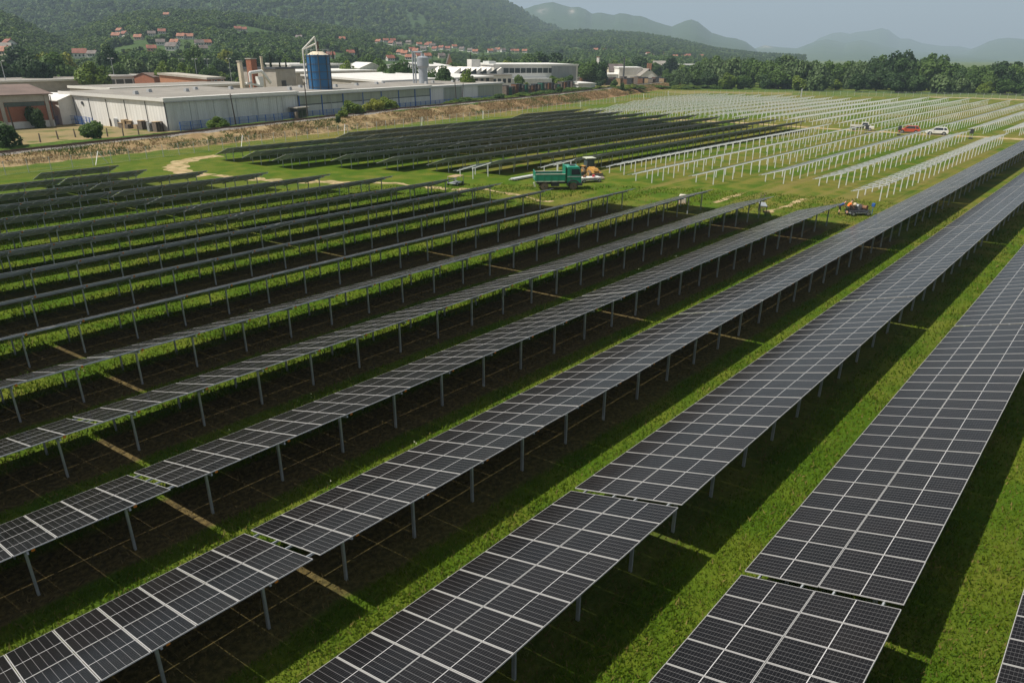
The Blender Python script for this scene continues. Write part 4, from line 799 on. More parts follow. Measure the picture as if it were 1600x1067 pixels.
# ================================================================== TREES
def crown_mesh(kind, seed, N=2600, H=10.0, Rr=4.4):
    r = np.random.default_rng(seed)
    if kind == 'conifer':
        t = r.random(N)**.7; rad = (1-t)*Rr*.62*(.35+.65*r.random(N)**.4); a = r.uniform(0, 2*np.pi, N); P = np.stack([rad*np.cos(a), rad*np.sin(a), t*H], 1); O = np.stack([np.cos(a), np.sin(a), .5+0*a], 1)
    else:
        nl = 15; c = []
        for i in range(nl):
            v = r.normal(size=3); v /= np.linalg.norm(v); q = r.uniform(.25, .72); c.append((v[0]*Rr*q, v[1]*Rr*q, H*.52+v[2]*H*.36*q*1.2, r.uniform(.30, .50)))
        c = np.array(c); idx = r.integers(0, nl, N); v = r.normal(size=(N, 3)); v /= np.linalg.norm(v, axis=1)[:, None]
        rad = c[idx, 3:4]*(.55+.45*r.random((N, 1))**.5)*1.05; P = c[idx, :3]+v*rad*np.array([Rr, Rr, H*.42]); O = v+np.array([0, 0, .25])
        if kind == 'willow': P[:, 2] -= np.abs(r.normal(size=N))*H*.10*(np.hypot(P[:, 0], P[:, 1])/Rr); 
        P[:, 2] = np.maximum(P[:, 2], H*.02)
    nrm = O+r.normal(size=(N, 3))*.55; nrm /= np.linalg.norm(nrm, axis=1)[:, None]
    up = r.normal(size=(N, 3))
    if kind == 'willow': up = np.array([0, 0, 1.0])+r.normal(size=(N, 3))*.25
    a = np.cross(nrm, up); a /= np.linalg.norm(a, axis=1)[:, None]+1e-9; b = np.cross(a, nrm)
    s = r.uniform(.28, .62, (N, 1))*(1.0 if kind != 'conifer' else .8); l = s*(2.0 if kind == 'willow' else 1.15)
    V = np.stack([P-a*s*.5-b*l*.5, P+a*s*.6-b*l*.35, P+a*s*.25+b*l*.55, P-a*s*.55+b*l*.4], 1).reshape(-1, 3)
    return np_mesh('crown', V, np.arange(N*4).reshape(-1, 4), LEAF[kind if kind in LEAF else 'mid'])
def trunk_mesh(H=10.0, seed=0, conifer=False):
    r = random.Random(seed); m = MB(); hb = H*(.30 if not conifer else .95); m.cyl((0, 0, -.6), (r.uniform(-.2, .2), r.uniform(-.2, .2), hb), .30, .19 if not conifer else .04, 8)
    if not conifer:
        for i in range(6):
            a = i*1.05+r.uniform(-.3, .3); b = Vector((math.cos(a)*r.uniform(1.2, 2.6), math.sin(a)*r.uniform(1.2, 2.6), H*r.uniform(.5, .8))); m.cyl((0, 0, hb*.8), b, .15, .05, 6)
    return m.mesh('trunk', MBARK)
CR = {k: [crown_mesh(k, 100+i*7+hash(k) % 1 + j, 3000 if k != 'conifer' else 2200) for i in range(4 if k in ('mid', 'willow', 'dark') else 2)] for j, k in enumerate(LEAF)}
TRK = [trunk_mesh(seed=i) for i in range(3)]; TRC = trunk_mesh(conifer=True)
KINDL = {'mid': 'mid green broadleaf tree', 'dark': 'dark green dense broadleaf tree', 'bright': 'bright green leafy tree', 'willow': 'pale grey green willow tree', 'conifer': 'dark spruce like conifer', 'yellow': 'yellowish green flowering tree'}
def plant(x, y, z, H, wd, kind, where, group, name='tree', cat='tree', label=None, low=0.0):
    low = low or (.22 if name != 'tree' else (.14 if 'belt' in where else .05))
    t = thing(name, label or '%s %s' % (KINDL[kind], where), cat, (x, y, z), random.uniform(0, 6.28), group); sc = H/10.0; sr = wd/8.8
    tm = TRC if kind == 'conifer' else random.choice(TRK)
    for nm, me in (('trunk', tm), ('crown', random.choice(CR[kind]))):
        o = link(nm, me, t); o.scale = (sr, sr, sc*(1.0 if nm == 'trunk' else 1+low)); o.location.z = 0 if nm == 'trunk' else -low*H*.95
    return t
def tree_px(px, pyt, wpx, dist, kind, group='town trees behind the factory'):
    where = [w_ for lim, w_ in ((60, 'behind the brick shed'), (125, 'behind the white office'), (240, 'behind the green windowed hall'), (330, 'behind the brick workshop'), (460, 'behind the brick chimney'), (560, 'behind the blue silo'), (660, 'near the grey silo'), (745, 'beside the saw tooth factory'), (800, 'behind the roof tower'), (905, 'at the long factory'), (2000, 'at the timber yard')) if px <= lim][0]
    where = ('with a broad crown ' if wpx >= 33 else 'with a narrow crown ' if wpx <= 20 else '')+where
    p = atd(px, pyt, dist); z0 = max(terrain(p[0], p[1]), 0.8); plant(p[0], p[1], z0-.3, max(p[2]-z0, 4)*1.06, wpx*dist/CF*1.12, kind, where, group)
for a in [(-20, 84, 50, 360, 'dark'), (14, 92, 36, 380, 'dark'), (32, 68, 50, 480, 'dark'), (52, 84, 38, 350, 'dark'), (78, 74, 44, 370, 'mid'), (62, 75, 30, 420, 'yellow'), (97, 78, 28, 450, 'yellow'), (112, 98, 40, 380, 'mid'), (135, 92, 40, 330, 'bright'), (150, 100, 26, 330, 'bright'), (163, 71, 26, 420, 'dark'), (180, 92, 24, 390, 'mid'), (192, 81, 36, 420, 'mid'), (212, 88, 34, 400, 'willow'), (232, 86, 30, 410, 'willow'), (248, 80, 26, 450, 'dark'), (255, 92, 28, 370, 'bright'), (275, 84, 30, 420, 'mid'), (284, 95, 26, 360, 'bright'), (303, 72, 28, 440, 'mid'), (322, 98, 24, 370, 'mid'), (340, 87, 26, 450, 'dark'), (355, 74, 28, 460, 'yellow'), (374, 80, 36, 450, 'dark'), (398, 73, 36, 470, 'willow'), (424, 78, 30, 460, 'dark'), (421, 86, 16, 300, 'conifer'), (436, 93, 15, 300, 'conifer'), (446, 95, 16, 305, 'conifer'), (467, 92, 28, 400, 'bright'), (452, 86, 24, 430, 'mid'), (520, 84, 20, 430, 'conifer'), (530, 90, 30, 420, 'mid'), (541, 91, 24, 400, 'bright'), (559, 78, 16, 470, 'conifer'), (575, 86, 30, 450, 'mid'), (590, 92, 28, 400, 'mid'), (597, 100, 24, 360, 'mid'), (620, 88, 34, 330, 'mid'), (608, 102, 26, 320, 'mid'), (640, 96, 28, 330, 'mid'), (672, 103, 18, 300, 'mid'), (696, 100, 34, 288, 'dark'), (730, 104, 22, 276, 'bright'), (735, 84, 14, 480, 'conifer'), (756, 86, 30, 470, 'willow'), (777, 88, 30, 450, 'willow'), (800, 84, 30, 470, 'mid'), (795, 92, 30, 430, 'yellow'), (822, 80, 34, 500, 'mid'), (843, 77, 36, 510, 'dark'), (866, 79, 34, 510, 'dark'), (885, 86, 30, 500, 'willow'), (848, 94, 20, 440, 'bright'), (905, 92, 30, 460, 'mid'), (916, 92, 28, 425, 'mid'), (929, 96, 24, 425, 'mid'), (941, 93, 26, 425, 'dark'), (962, 93, 30, 590, 'bright'), (985, 93, 30, 590, 'mid'), (1005, 86, 34, 590, 'dark'), (1022, 93, 26, 590, 'mid'), (1048, 86, 28, 590, 'dark'), (812, 113, 17, 340, 'mid'), (866, 117, 22, 385, 'bright'), (878, 120, 20, 380, 'bright'), (889, 114, 16, 390, 'mid'), (960, 122, 10, 370, 'mid'), (660, 92, 30, 420, 'mid'), (715, 94, 26, 430, 'mid'), (495, 92, 24, 420, 'mid')]:
    tree_px(*a)
# belt of trees at the far end of the field
OUT = [(1037, 112), (1060, 101), (1080, 104), (1095, 97), (1115, 88), (1150, 84), (1180, 86), (1200, 90), (1225, 82), (1250, 84), (1275, 90), (1300, 92), (1340, 92), (1370, 88), (1395, 85), (1405, 80), (1430, 82), (1445, 92), (1455, 83), (1475, 88), (1490, 88), (1500, 99), (1520, 97), (1560, 99), (1580, 88), (1605, 98), (1680, 95)]
def belt(px, f, dist, kind, wk, where, group):
    where = ('in front belt row ' if dist < 430 else 'in middle belt row ' if dist < 460 else 'in back belt row ')+('by the straw bank' if px < 1165 else 'behind the steel gate' if px < 1330 else 'behind the meadow' if px < 1460 else 'behind the lane end'); pyt = interp_px(OUT, px)+f; p = atd(px, pyt, dist); H = max(p[2]+.3, 3.5); plant(p[0], p[1], -.3, H*1.05, H*wk, kind, where, group)
px = 1042.0; i = 0
while px < 1670:
    wl = px < 1165 or 1225 < px < 1360
    belt(px+random.uniform(-4, 4), random.uniform(2, 9), random.uniform(432, 455), random.choice(['willow', 'willow', 'mid']) if wl else random.choice(['mid', 'dark', 'mid', 'dark']), .85, 'in the belt beyond the far fence', 'trees of the belt beyond the field')
    belt(px+random.uniform(-3, 7), random.uniform(-1, 3), random.uniform(468, 500), random.choice(['willow', 'mid']) if wl else random.choice(['dark', 'mid']), .8, 'in the belt beyond the far fence', 'trees of the belt beyond the field')
    if i % 2 == 0: belt(px+random.uniform(0, 9), random.uniform(20, 34), random.uniform(412, 428), random.choice(['mid', 'bright', 'dark', 'willow']), 1.25, 'in the belt beyond the far fence', 'trees of the belt beyond the field')
    px += random.uniform(12, 17) if px < 1380 else random.uniform(13, 20); i += 1
# shrubs by the railway
def shrub(px, py, wpx, hpx, kind, label, z=1.2):
    p = gnd(px, py, z); d = math.hypot(p[0], p[1]); plant(p[0], p[1], z-.3, hpx*d/CF*1.15+.2, wpx*d/CF*1.1, kind, '', None, 'shrub', 'shrub', label)
shrub(60, 199, 20, 26, 'dark', 'rounded dark shrub in front of the brick wall'); shrub(8, 229, 44, 32, 'dark', 'big dark bush beside the leaning pole at the brick shed'); shrub(146, 217, 32, 24, 'mid', 'round mid green bush standing in the dry grass by the pallets')
shrub(340, 203, 30, 18, 'bright', 'round green bush against the white warehouse'); shrub(552, 180, 32, 20, 'bright', 'leafy bush at the blue column warehouse, beside the yellow bushes', 2.0); shrub(583, 176, 30, 19, 'yellow', 'yellow green bush in the middle of the bush row', 2.0); shrub(608, 172, 30, 18, 'bright', 'leafy bush at the far end of the bush row', 2.0); shrub(535, 184, 20, 10, 'bright', 'low bush at the near end of the bush row', 2.0)
shrub(528, 189, 9, 8, 'dark', 'small dark shrub on the railway ballast', 2.3); shrub(780, 155, 16, 6, 'dark', 'low dark shrub at the end of the green warehouse', 2.2); shrub(822, 139, 14, 9, 'bright', 'pale young tree in front of the crate stacks', 2.6); shrub(874, 144, 12, 8, 'mid', 'small shrub before the last crate stacks', 2.6); shrub(972, 139, 6, 9, 'dark', 'narrow dark shrub on the railway verge', 2.7); shrub(938, 134, 14, 8, 'dark', 'dark bush beside the bright white shed roof', 1.4)
for i in range(64):
    px = 690+i*4.9; py = np.interp(px, [690, 800, 900, 1010], [162, 149.5, 139.5, 134.0])+random.uniform(-2.5, 1.5); p = gnd(px, py+1.2, 2.3); d = math.hypot(p[0], p[1])
    plant(p[0]+RAILN[100][0]*-1.5, p[1]-1.5, 1.9, random.uniform(.8, 1.9), random.uniform(4, 8), random.choice(['bright', 'mid']), '', 'low bushes along the railway verge', 'verge_bush', 'bush', 'low green bush in the verge strip along the railway')
for i in range(16):
    px = 985+i*9.0; p = gnd(px, 137.5+random.uniform(-1, 1), .6); plant(p[0], p[1], .2, random.uniform(1.2, 2.4), random.uniform(7, 11), random.choice(['bright', 'mid', 'mid']), '', 'bushes at the end of the straw bank', 'verge_bush', 'bush', 'green bush between the straw bank and the willow trees')

# ================================================================== HOUSES
HOUSES = []
def house(px, py, wpx, roof, wall, label, group=None, rz=None):
    dist = 420.0; best = None
    for d in np.arange(380, 2300, 6.0):
        p = atd(px, py, d)
        if p[2] <= max(terrain(p[0], p[1]), YZ): best = d; break
    d = best or 900.0
    if best is None: d = min(max(10.5*CF/max(wpx, 5), 420), 1400)
    p = atd(px, py, d); z0 = max(terrain(p[0], p[1]), YZ); w_ = min(max(wpx*d/CF*.68, 7), 11); dp = w_*.8; h = w_*.45; rs_ = w_*.32
    a = rz if rz is not None else random.uniform(-.6, .6)+YAW-math.pi/2
    t = thing('house', label, 'house', (p[0], p[1], z0-.4), a, group)
    w2 = MB(); n = 5; pr = [(-dp/2, -1.5), (dp/2, -1.5), (dp/2, h), (0, h+rs_), (-dp/2, h)]
    w2.v = [(-w_/2, y, z) for y, z in pr]+[(w_/2, y, z) for y, z in pr]; w2.f = [(i, (i+1) % n, n+(i+1) % n, n+i) for i in range(n)]+[tuple(range(n)), tuple(range(n, 2*n))[::-1]]; w2.m = [0]*7; w2.obj('wall', wall, t)
    r = MB(); o = .5; sl = rs_/(dp/2)
    for s in (-1, 1):
        k = len(r.v); q = [(-w_/2-o, s*(dp/2+o), h-o*sl+.02), (w_/2+o, s*(dp/2+o), h-o*sl+.02), (w_/2+o, 0, h+rs_+.02), (-w_/2-o, 0, h+rs_+.02)]; r.v += q+[(x, y, z+.25) for x, y, z in q]
        for f in ((0, 3, 2, 1), (4, 5, 6, 7), (0, 1, 5, 4), (1, 2, 6, 5), (2, 3, 7, 6), (3, 0, 4, 7)): r.f.append(tuple(k+i for i in f)); r.m.append(0)
    ro = r.obj('roof', roof, t); MB().b2(w_*.2, w_*.2+.8, .6, 1.4, h+rs_*.4, h+rs_+1.0).obj('chimney', MBRICK, ro)
    for i in range(3): MB().b2(-w_*.36+i*w_*.28, -w_*.36+i*w_*.28+1.2, -dp/2-.06, -dp/2+.02, h*.4, h*.75).obj('window', MGLASS, t)
    for s in (-1, 1): MB().b2(s*w_/2-.06, s*w_/2+.06, -.7, .7, h*.55, h*.95).obj('window', MGLASS, t)
    HOUSES.append(t); return t
G1, G2, G3 = 'houses on the hill above the factory', 'houses of the far village', 'houses at the foot of the hill'
for px, py, wp, rf, wl in [(127, 92, 22, MRRED, MPLAST), (146, 90, 12, MRDK, MPLAST), (27, 108, 16, MRDK, MPLAST), (16, 76, 20, MRRED, MPLAST), (10, 80, 16, MRGREY, MCONC), (10, 89, 22, MRRED2, MCREAM), (238, 82, 14, MRRED, MSALM), (270, 80, 20, MRDK, MPLAST)]:
    house(px, py, wp, rf, wl, 'house with %s roof and %s walls at the foot of the hill' % ({'red_tile_roof': 'red tiled', 'dark_tile_roof': 'dark tiled', 'grey_sheet_roof': 'grey', 'orange_tile_roof': 'orange tiled'}[rf.name], {'white_render': 'white', 'concrete_render': 'grey', 'cream_render': 'cream', 'salmon_render': 'salmon'}[wl.name]), G3)
for px, py, wp, rf in [(217, 63, 12, MRRED2), (183, 61, 14, MRRED2), (196, 58, 10, MRRED), (254, 54, 10, MRRED), (284, 62, 14, MRRED2), (297, 63, 14, MRRED2), (274, 71, 14, MRRED2), (312, 73, 16, MRDK), (324, 72, 12, MRRED2), (318, 82, 14, MRDK), (188, 52, 8, MRRED2), (261, 27, 7, MRRED2), (372, 49, 6, MRRED), (381, 50, 6, MRRED), (238, 58, 8, MRDK), (468, 63, 6, MRDK), (535, 65, 9, MRRED2), (252, 72, 9, MRDK)]:
    house(px, py, wp, rf, random.choice([MPLAST, MCREAM, MPLAST]), 'small pale house with %s roof among trees on the wooded hill' % {'red_tile_roof': 'red', 'orange_tile_roof': 'orange', 'dark_tile_roof': 'dark'}[rf.name], G1)
for px, py in [(570, 54), (579, 54), (604, 54), (617, 55), (632, 55), (603, 67), (614, 67), (592, 69), (624, 73), (641, 64), (646, 66), (655, 66), (660, 65), (668, 74), (676, 75), (680, 80), (690, 78), (700, 79), (710, 76), (722, 80), (735, 82), (743, 84), (626, 86), (633, 88), (644, 82), (650, 84), (662, 80), (671, 72), (612, 71), (639, 70), (655, 73), (772, 82), (778, 81), (786, 82), (801, 82), (807, 83), (820, 83), (766, 83), (898, 82), (912, 84), (919, 83), (927, 84), (931, 81), (945, 82), (953, 83), (960, 84), (1012, 88), (1018, 91), (1035, 87), (1055, 92), (1068, 92), (1075, 90), (1095, 91), (548, 88), (517, 91), (668, 92), (610, 96), (655, 92), (690, 92), (640, 95)]:
    rf = random.choice([MRRED2, MRRED2, MRRED, MRDK, MRRED]); house(px, py, 8, rf, random.choice([MPLAST, MCREAM, MPLAST]), 'tiny far house with %s roof in the hillside village' % {'red_tile_roof': 'red', 'orange_tile_roof': 'orange', 'dark_tile_roof': 'dark'}[rf.name], G2)
# ---- woods on the hills: crowns scattered round the houses
def low_crown(kind, seed, N=420):
    me = crown_mesh(kind, seed, N); V = np.zeros(len(me.vertices)*3, np.float32); me.vertices.foreach_get('co', V); V = V.reshape(-1, 4, 3); c = V.mean(1, keepdims=True); V = c+(V-c)*2.5; V[..., 2] -= 1.2
    me.vertices.foreach_set('co', V.ravel()); me.update(); return me
WOODC = bpy.data.collections.new('crown_kinds')
for i, k in enumerate(['mid', 'mid', 'dark', 'mid', 'bright', 'dark', 'willow', 'mid']):
    o = bpy.data.objects.new('crown_kind', low_crown(k, 900+i)); WOODC.objects.link(o)
def scatter(name, pts, scl, label):
    me = bpy.data.meshes.new(name); me.vertices.add(len(pts)); me.vertices.foreach_set('co', np.array(pts, np.float32).ravel())
    a = me.attributes.new('scl', 'FLOAT', 'POINT'); a.data.foreach_set('value', np.array(scl, np.float32))
    o = link(name, me); g = bpy.data.node_groups.new(name, 'GeometryNodeTree'); g.interface.new_socket('Geometry', in_out='INPUT', socket_type='NodeSocketGeometry'); g.interface.new_socket('Geometry', in_out='OUTPUT', socket_type='NodeSocketGeometry')
    N = g.nodes; gi = N.new('NodeGroupInput'); go = N.new('NodeGroupOutput'); ip = N.new('GeometryNodeInstanceOnPoints'); ci = N.new('GeometryNodeCollectionInfo'); ci.inputs[0].default_value = WOODC; ci.inputs['Separate Children'].default_value = True; ci.inputs['Reset Children'].default_value = True
    at = N.new('GeometryNodeInputNamedAttribute'); at.data_type = 'FLOAT'; at.inputs['Name'].default_value = 'scl'
    rv_ = N.new('FunctionNodeRandomValue'); rv_.data_type = 'FLOAT_VECTOR'; rv_.inputs[0].default_value = (0, 0, 0); rv_.inputs[1].default_value = (0, 0, 6.28)
    L_ = g.links.new; L_(gi.outputs[0], ip.inputs['Points']); L_(ci.outputs[0], ip.inputs['Instance']); ip.inputs['Pick Instance'].default_value = True; L_(at.outputs[0], ip.inputs['Scale']); L_(rv_.outputs[0], ip.inputs['Rotation']); L_(ip.outputs[0], go.inputs[0])
    o.modifiers.new('crowns', 'NODES').node_group = g; stuff(o); tag(o, label, 'wood'); return o
HXY = np.array([[h.location.x, h.location.y] for h in HOUSES])
def clear_of_houses(x, y, d):
    v = HXY-np.array([x, y]); rad = np.array([x, y])/d; along = v@rad; side = np.abs(v@np.array([-rad[1], rad[0]]))
    return not np.any((side < 9.5) & (along > -12) & (along < 60+d*.02))
def wood_pts(ridge, n, t0, t1, ds, size, keep, pwr=.8):
    P = []; S = []; tr = 0
    while len(P) < n and tr < n*8:
        tr += 1; a = random.uniform(ridge.az[-1], ridge.az[0]); t = t0+(t1-t0)*random.random()**pwr; d = ridge.foot+(ridge.D-ridge.foot)*t; x, y = d*math.cos(a), d*math.sin(a)
        if float(vnoise(x/70, y/70, ds)) < keep(t) or np.interp(-a, -ridge.az, ridge.H) < 17: continue
        z = ridge.height(x, y)
        if any(r is not ridge and r.height(x, y) > z+1 for r in RIDGES[:NEAR]): continue
        if d < 2000 and not clear_of_houses(x, y, d): continue
        P.append((x, y, z)); S.append(size*random.uniform(.55, 1.2)/10*min(1.0, max(.35, (np.interp(-a, -ridge.az, ridge.H)-12)/40)))
    return P, S
for ri, n, t0, t1, ds, sz, kp, lab in ((0, 3200, .10, 1.05, 3, 9.5, lambda t: .22, 'dense mixed wood covering the near hill at the edge of the valley'), (1, 9500, .03, 1.05, 4, 9.5, lambda t: .36-.3*t, 'green mixed wood with clearings on the hill above the factory'), (2, 11000, .02, 1.04, 5, 11.5, lambda t: .46-.35*t, 'hazy wood on the long low foothill below the mountain'), (3, 15000, .05, 1.0, 6, 15, lambda t: .15, 'distant forest covering the big mountain slope')):
    P, S = wood_pts(RIDGES[ri], n, t0, t1, ds, sz, kp); scatter('hillside_wood', P, S, lab)

# ================================================================== VEHICLES
def paint(name, col, r=.35): 
    m = plain(name, col, r, 0, .10, 2); m.node_tree.nodes['Principled BSDF'].inputs['Coat Weight'].default_value = .4; return m
def wheel(t, x, y, r, w_, tyre=MRUB, rim=None, lab='wheel'):
    m = MB(); s = 1 if y > 0 else -1; m.cyl((0, -w_/2, 0), (0, w_/2, 0), r, n=22); o = m.obj('wheel', tyre, t, (x, y, r)); bevel(o, r*.12, 2)
    MB().cyl((0, s*w_/2-s*.01, 0), (0, s*(w_/2+.02), 0), r*.58, n=16).obj('rim', rim or MGALV, o); MB().cyl((0, s*(w_/2+.02), 0), (0, s*(w_/2+.06), 0), r*.2, n=10).obj('hub', MDARK, o); return o
# --- green tipper lorry
pr_, pf_ = gnd(850.5, 297.5), gnd(895.5, 297.0); hd = Vector((pf_[0]-pr_[0], pf_[1]-pr_[1], 0)); WBs = hd.length; ang = math.atan2(hd.y, hd.x); lft = Vector((-math.sin(ang), math.cos(ang), 0))
T0 = Vector((pr_[0], pr_[1], 0))+lft*1.05; T = thing('tipper_lorry', 'green tipper lorry with muddy wheels parked on the grass', 'lorry', T0, ang); k = WBs/3.75
MGR = paint('lorry_green', (0.012, 0.26, 0.165)); MCRM = plain('pale_trim', (0.60, 0.62, 0.50), .5)
xb0, xb1, xc0, xc1 = -1.15*k, 2.62*k, 2.85*k, 4.75*k
m = MB(); [m.b2(xb0+.2, xc1-.3, s*.45-.08, s*.45+.08, .72, .95) for s in (-1, 1)]; m.b2(-.15, .15, -.95, .95, .45, .6); m.b2(WBs-.15, WBs+.15, -.95, .95, .45, .6); m.b2(.9, 1.9, -1.12, -.5, .5, 1.05); m.b2(.7, 1.7, .5, 1.12, .5, 1.05); m.obj('chassis', MDARK, T)
for x in (0, WBs):
    for s in (-1, 1): wheel(T, x, s*1.0, .52, .36 if x else .44, MMUD if x == 0 or s < 0 else MRUB, MMUD)
b = MB(); b.b2(xb0, xb1, -1.2, 1.2, 1.05, 1.18); b.obj('bed_floor', MDARK, T)
for s in (-1, 1):
    sb = MB().b2(xb0, xb1, s*1.2-.04, s*1.2+.04, 1.2, 2.02).obj('side_board', MGR, T); MB().b2(xb0-.02, xb1+.02, s*1.2-.06, s*1.2+.06, 2.025, 2.11).obj('rim', MCRM, sb); MB().b2(xb0-.02, xb1+.02, s*1.2-.06, s*1.2+.06, 1.10, 1.195).obj('rim', MCRM, sb)
    for x in np.linspace(xb0+.1, xb1-.1, 5): MB().b2(x-.05, x+.05, s*1.25-.03, s*1.25+.03, 1.2, 2.02).obj('stake', MGR, sb)
MB().b2(xb0-.09, xb0-.01, -1.2, 1.2, 1.2, 2.35).obj('tailgate', MGR, T); MB().b2(xb1+.01, xb1+.09, -1.2, 1.2, 1.2, 3.1).obj('headboard', MGR, T)
ld = MB()
for i in range(14): ld.bar((xb0+.4+random.random()*.5, random.uniform(-.9, .9), 1.25+i*.035), (xb1-.5-random.random()*.6, random.uniform(-.9, .9), 1.3+i*.04), .09)
tag(ld.obj('rail_load', MGALV, None, T0, (0, 0, ang)), 'loose grey steel rails lying in the bed of the green lorry', 'steel rails')
cb = MB(); cb.extrude([(xc0, .95), (xc1, .80), (xc1+.02, 1.75), (xc1-.16, 2.72), (xc1-.4, 2.98), (xc0+.10, 2.98), (xc0, 2.85)], -1.17, 1.17); cab = bevel(cb.obj('cab', MGR, T), .09, 3)
for s in (-1, 1):
    w_ = MB(); w_.extrude([(xc0+.62, 1.95), (xc1-.16, 1.95), (xc1-.30, 2.66), (xc0+.62, 2.66)], s*1.172-.015, s*1.172+.015); w_.obj('side_window', MGLASS, cab)
    MB().b2(xc0+.08, xc1-.05, s*1.172-.02, s*1.172+.02, 1.66, 1.78).obj('stripe', MGALV, cab); MB().b2(xc0+.5, xc0+.53, s*1.172-.02, s*1.172+.02, 1.0, 2.7).obj('door_seam', MDARK, cab); MB().b2(xc0+.56, xc0+.72, s*1.19-.02, s*1.19+.02, 1.5, 1.55).obj('door_handle', MDARK, cab)
    MB().b2(xc1-.05, xc1+.25, s*1.36-.1, s*1.36+.1, 1.9, 2.35).obj('mirror', MDARK, T); g_ = MB(); g_.extrude([(WBs+.95*math.cos(a)*.92, .52+.82*math.sin(a)) for a in np.linspace(.05, 3.09, 9)]+[(WBs+.70*math.cos(a), .52+.66*math.sin(a)) for a in np.linspace(3.09, .05, 9)], s*1.0-.25, s*1.0+.22); g_.obj('mudguard', MDARK, T); g_ = MB(); g_.extrude([(.80*math.cos(a), .52+.70*math.sin(a)) for a in np.linspace(.5, 2.64, 8)]+[(.70*math.cos(a), .52+.60*math.sin(a)) for a in np.linspace(2.64, .5, 8)], s*1.0-.22, s*1.0+.22); g_.obj('mudguard', MDARK, T)
    MB().b2(xc1+.02, xc1+.07, s*.85-.18, s*.85+.18, .95, 1.2).obj('headlight', MWHITE, T)
ws = MB(); ws.extrude([(xc1+.005, 1.9), (xc1+.03, 1.9), (xc1-.11, 2.68), (xc1-.14, 2.68)], -1.0, 1.0); ws.obj('windscreen', MGLASS, cab); MB().b2(xc1-.6, xc1+.18, -1.18, 1.18, .55, .92).obj('bumper', MDARK, T); MB().b2(xc0+.5, xc1-.7, -.5, .5, 2.985, 3.05).obj('roof_hatch', MDARK, cab)
MB().bar((xb0-.2, -.9, 1.0), (xb0-.05, -.9, .45), .22).obj('tail_light', MCRM, T)
# --- orange loader tractor
p = gnd(917, 280.5); LD = thing('loader_tractor', 'orange wheeled loader tractor with glass cab and cream roof', 'tractor', (p[0]+2.2, p[1]+1.0, 0), math.atan2(-p[1]*.3+3, -p[0]*.2-1)+.35); LD.scale = (.84, .84, .84)
MOR = plain('loader_ochre', (0.46, 0.25, 0.06), .6, 0, .4, 2); MDG = plain('tinted_glass', (0.06, 0.085, 0.09), .1)
for x, r in ((-1.1, .78), (1.35, .66)):
    for s in (-1, 1): wheel(LD, x, s*.85, r, .45, MMUD, MOR)
e = MB(); e.extrude([(.2, .7), (2.2, .65), (2.3, 1.25), (2.0, 1.65), (.2, 1.75)], -.5, .5); bevel(e.obj('bonnet', MOR, LD), .06); MB().b2(-1.9, .3, -.55, .55, .6, 1.35).obj('rear_body', MOR, LD); [MB().box((-1.1, s*.85, 1.72), (1.3, .5, .10)).obj('fender', MOR, LD) for s in (-1, 1)]
c_ = MB().box((-.75, 0, 2.25), (1.5, 1.35, 1.5), None, 0, (.92, .92)).obj('cab', MDG, LD); MB().box((-.75, 0, 3.09), (1.85, 1.75, .14)).obj('roof', MCRM, c_); [MB().bar((-.75+a*.74, b*.67, 1.5), (-.75+a*.68, b*.61, 3.0), .09).obj('pillar', MDARK, c_) for a in (-1, 1) for b in (-1, 1)]
for s in (-1, 1): MB().bar((.2, s*.62, 1.5), (2.9, s*.62, .95), .16, 0, .24).obj('loader_arm', MOR, LD)
bk = MB(); bk.extrude([(2.8, .25), (3.6, .2), (3.5, .3), (2.95, .5), (2.9, 1.0), (2.8, 1.0)], -1.0, 1.0); bk.obj('bucket', MWOODG, LD); MB().cyl((1.6, .2, 1.6), (1.6, .2, 2.3), .05).obj('exhaust', MDARK, LD)
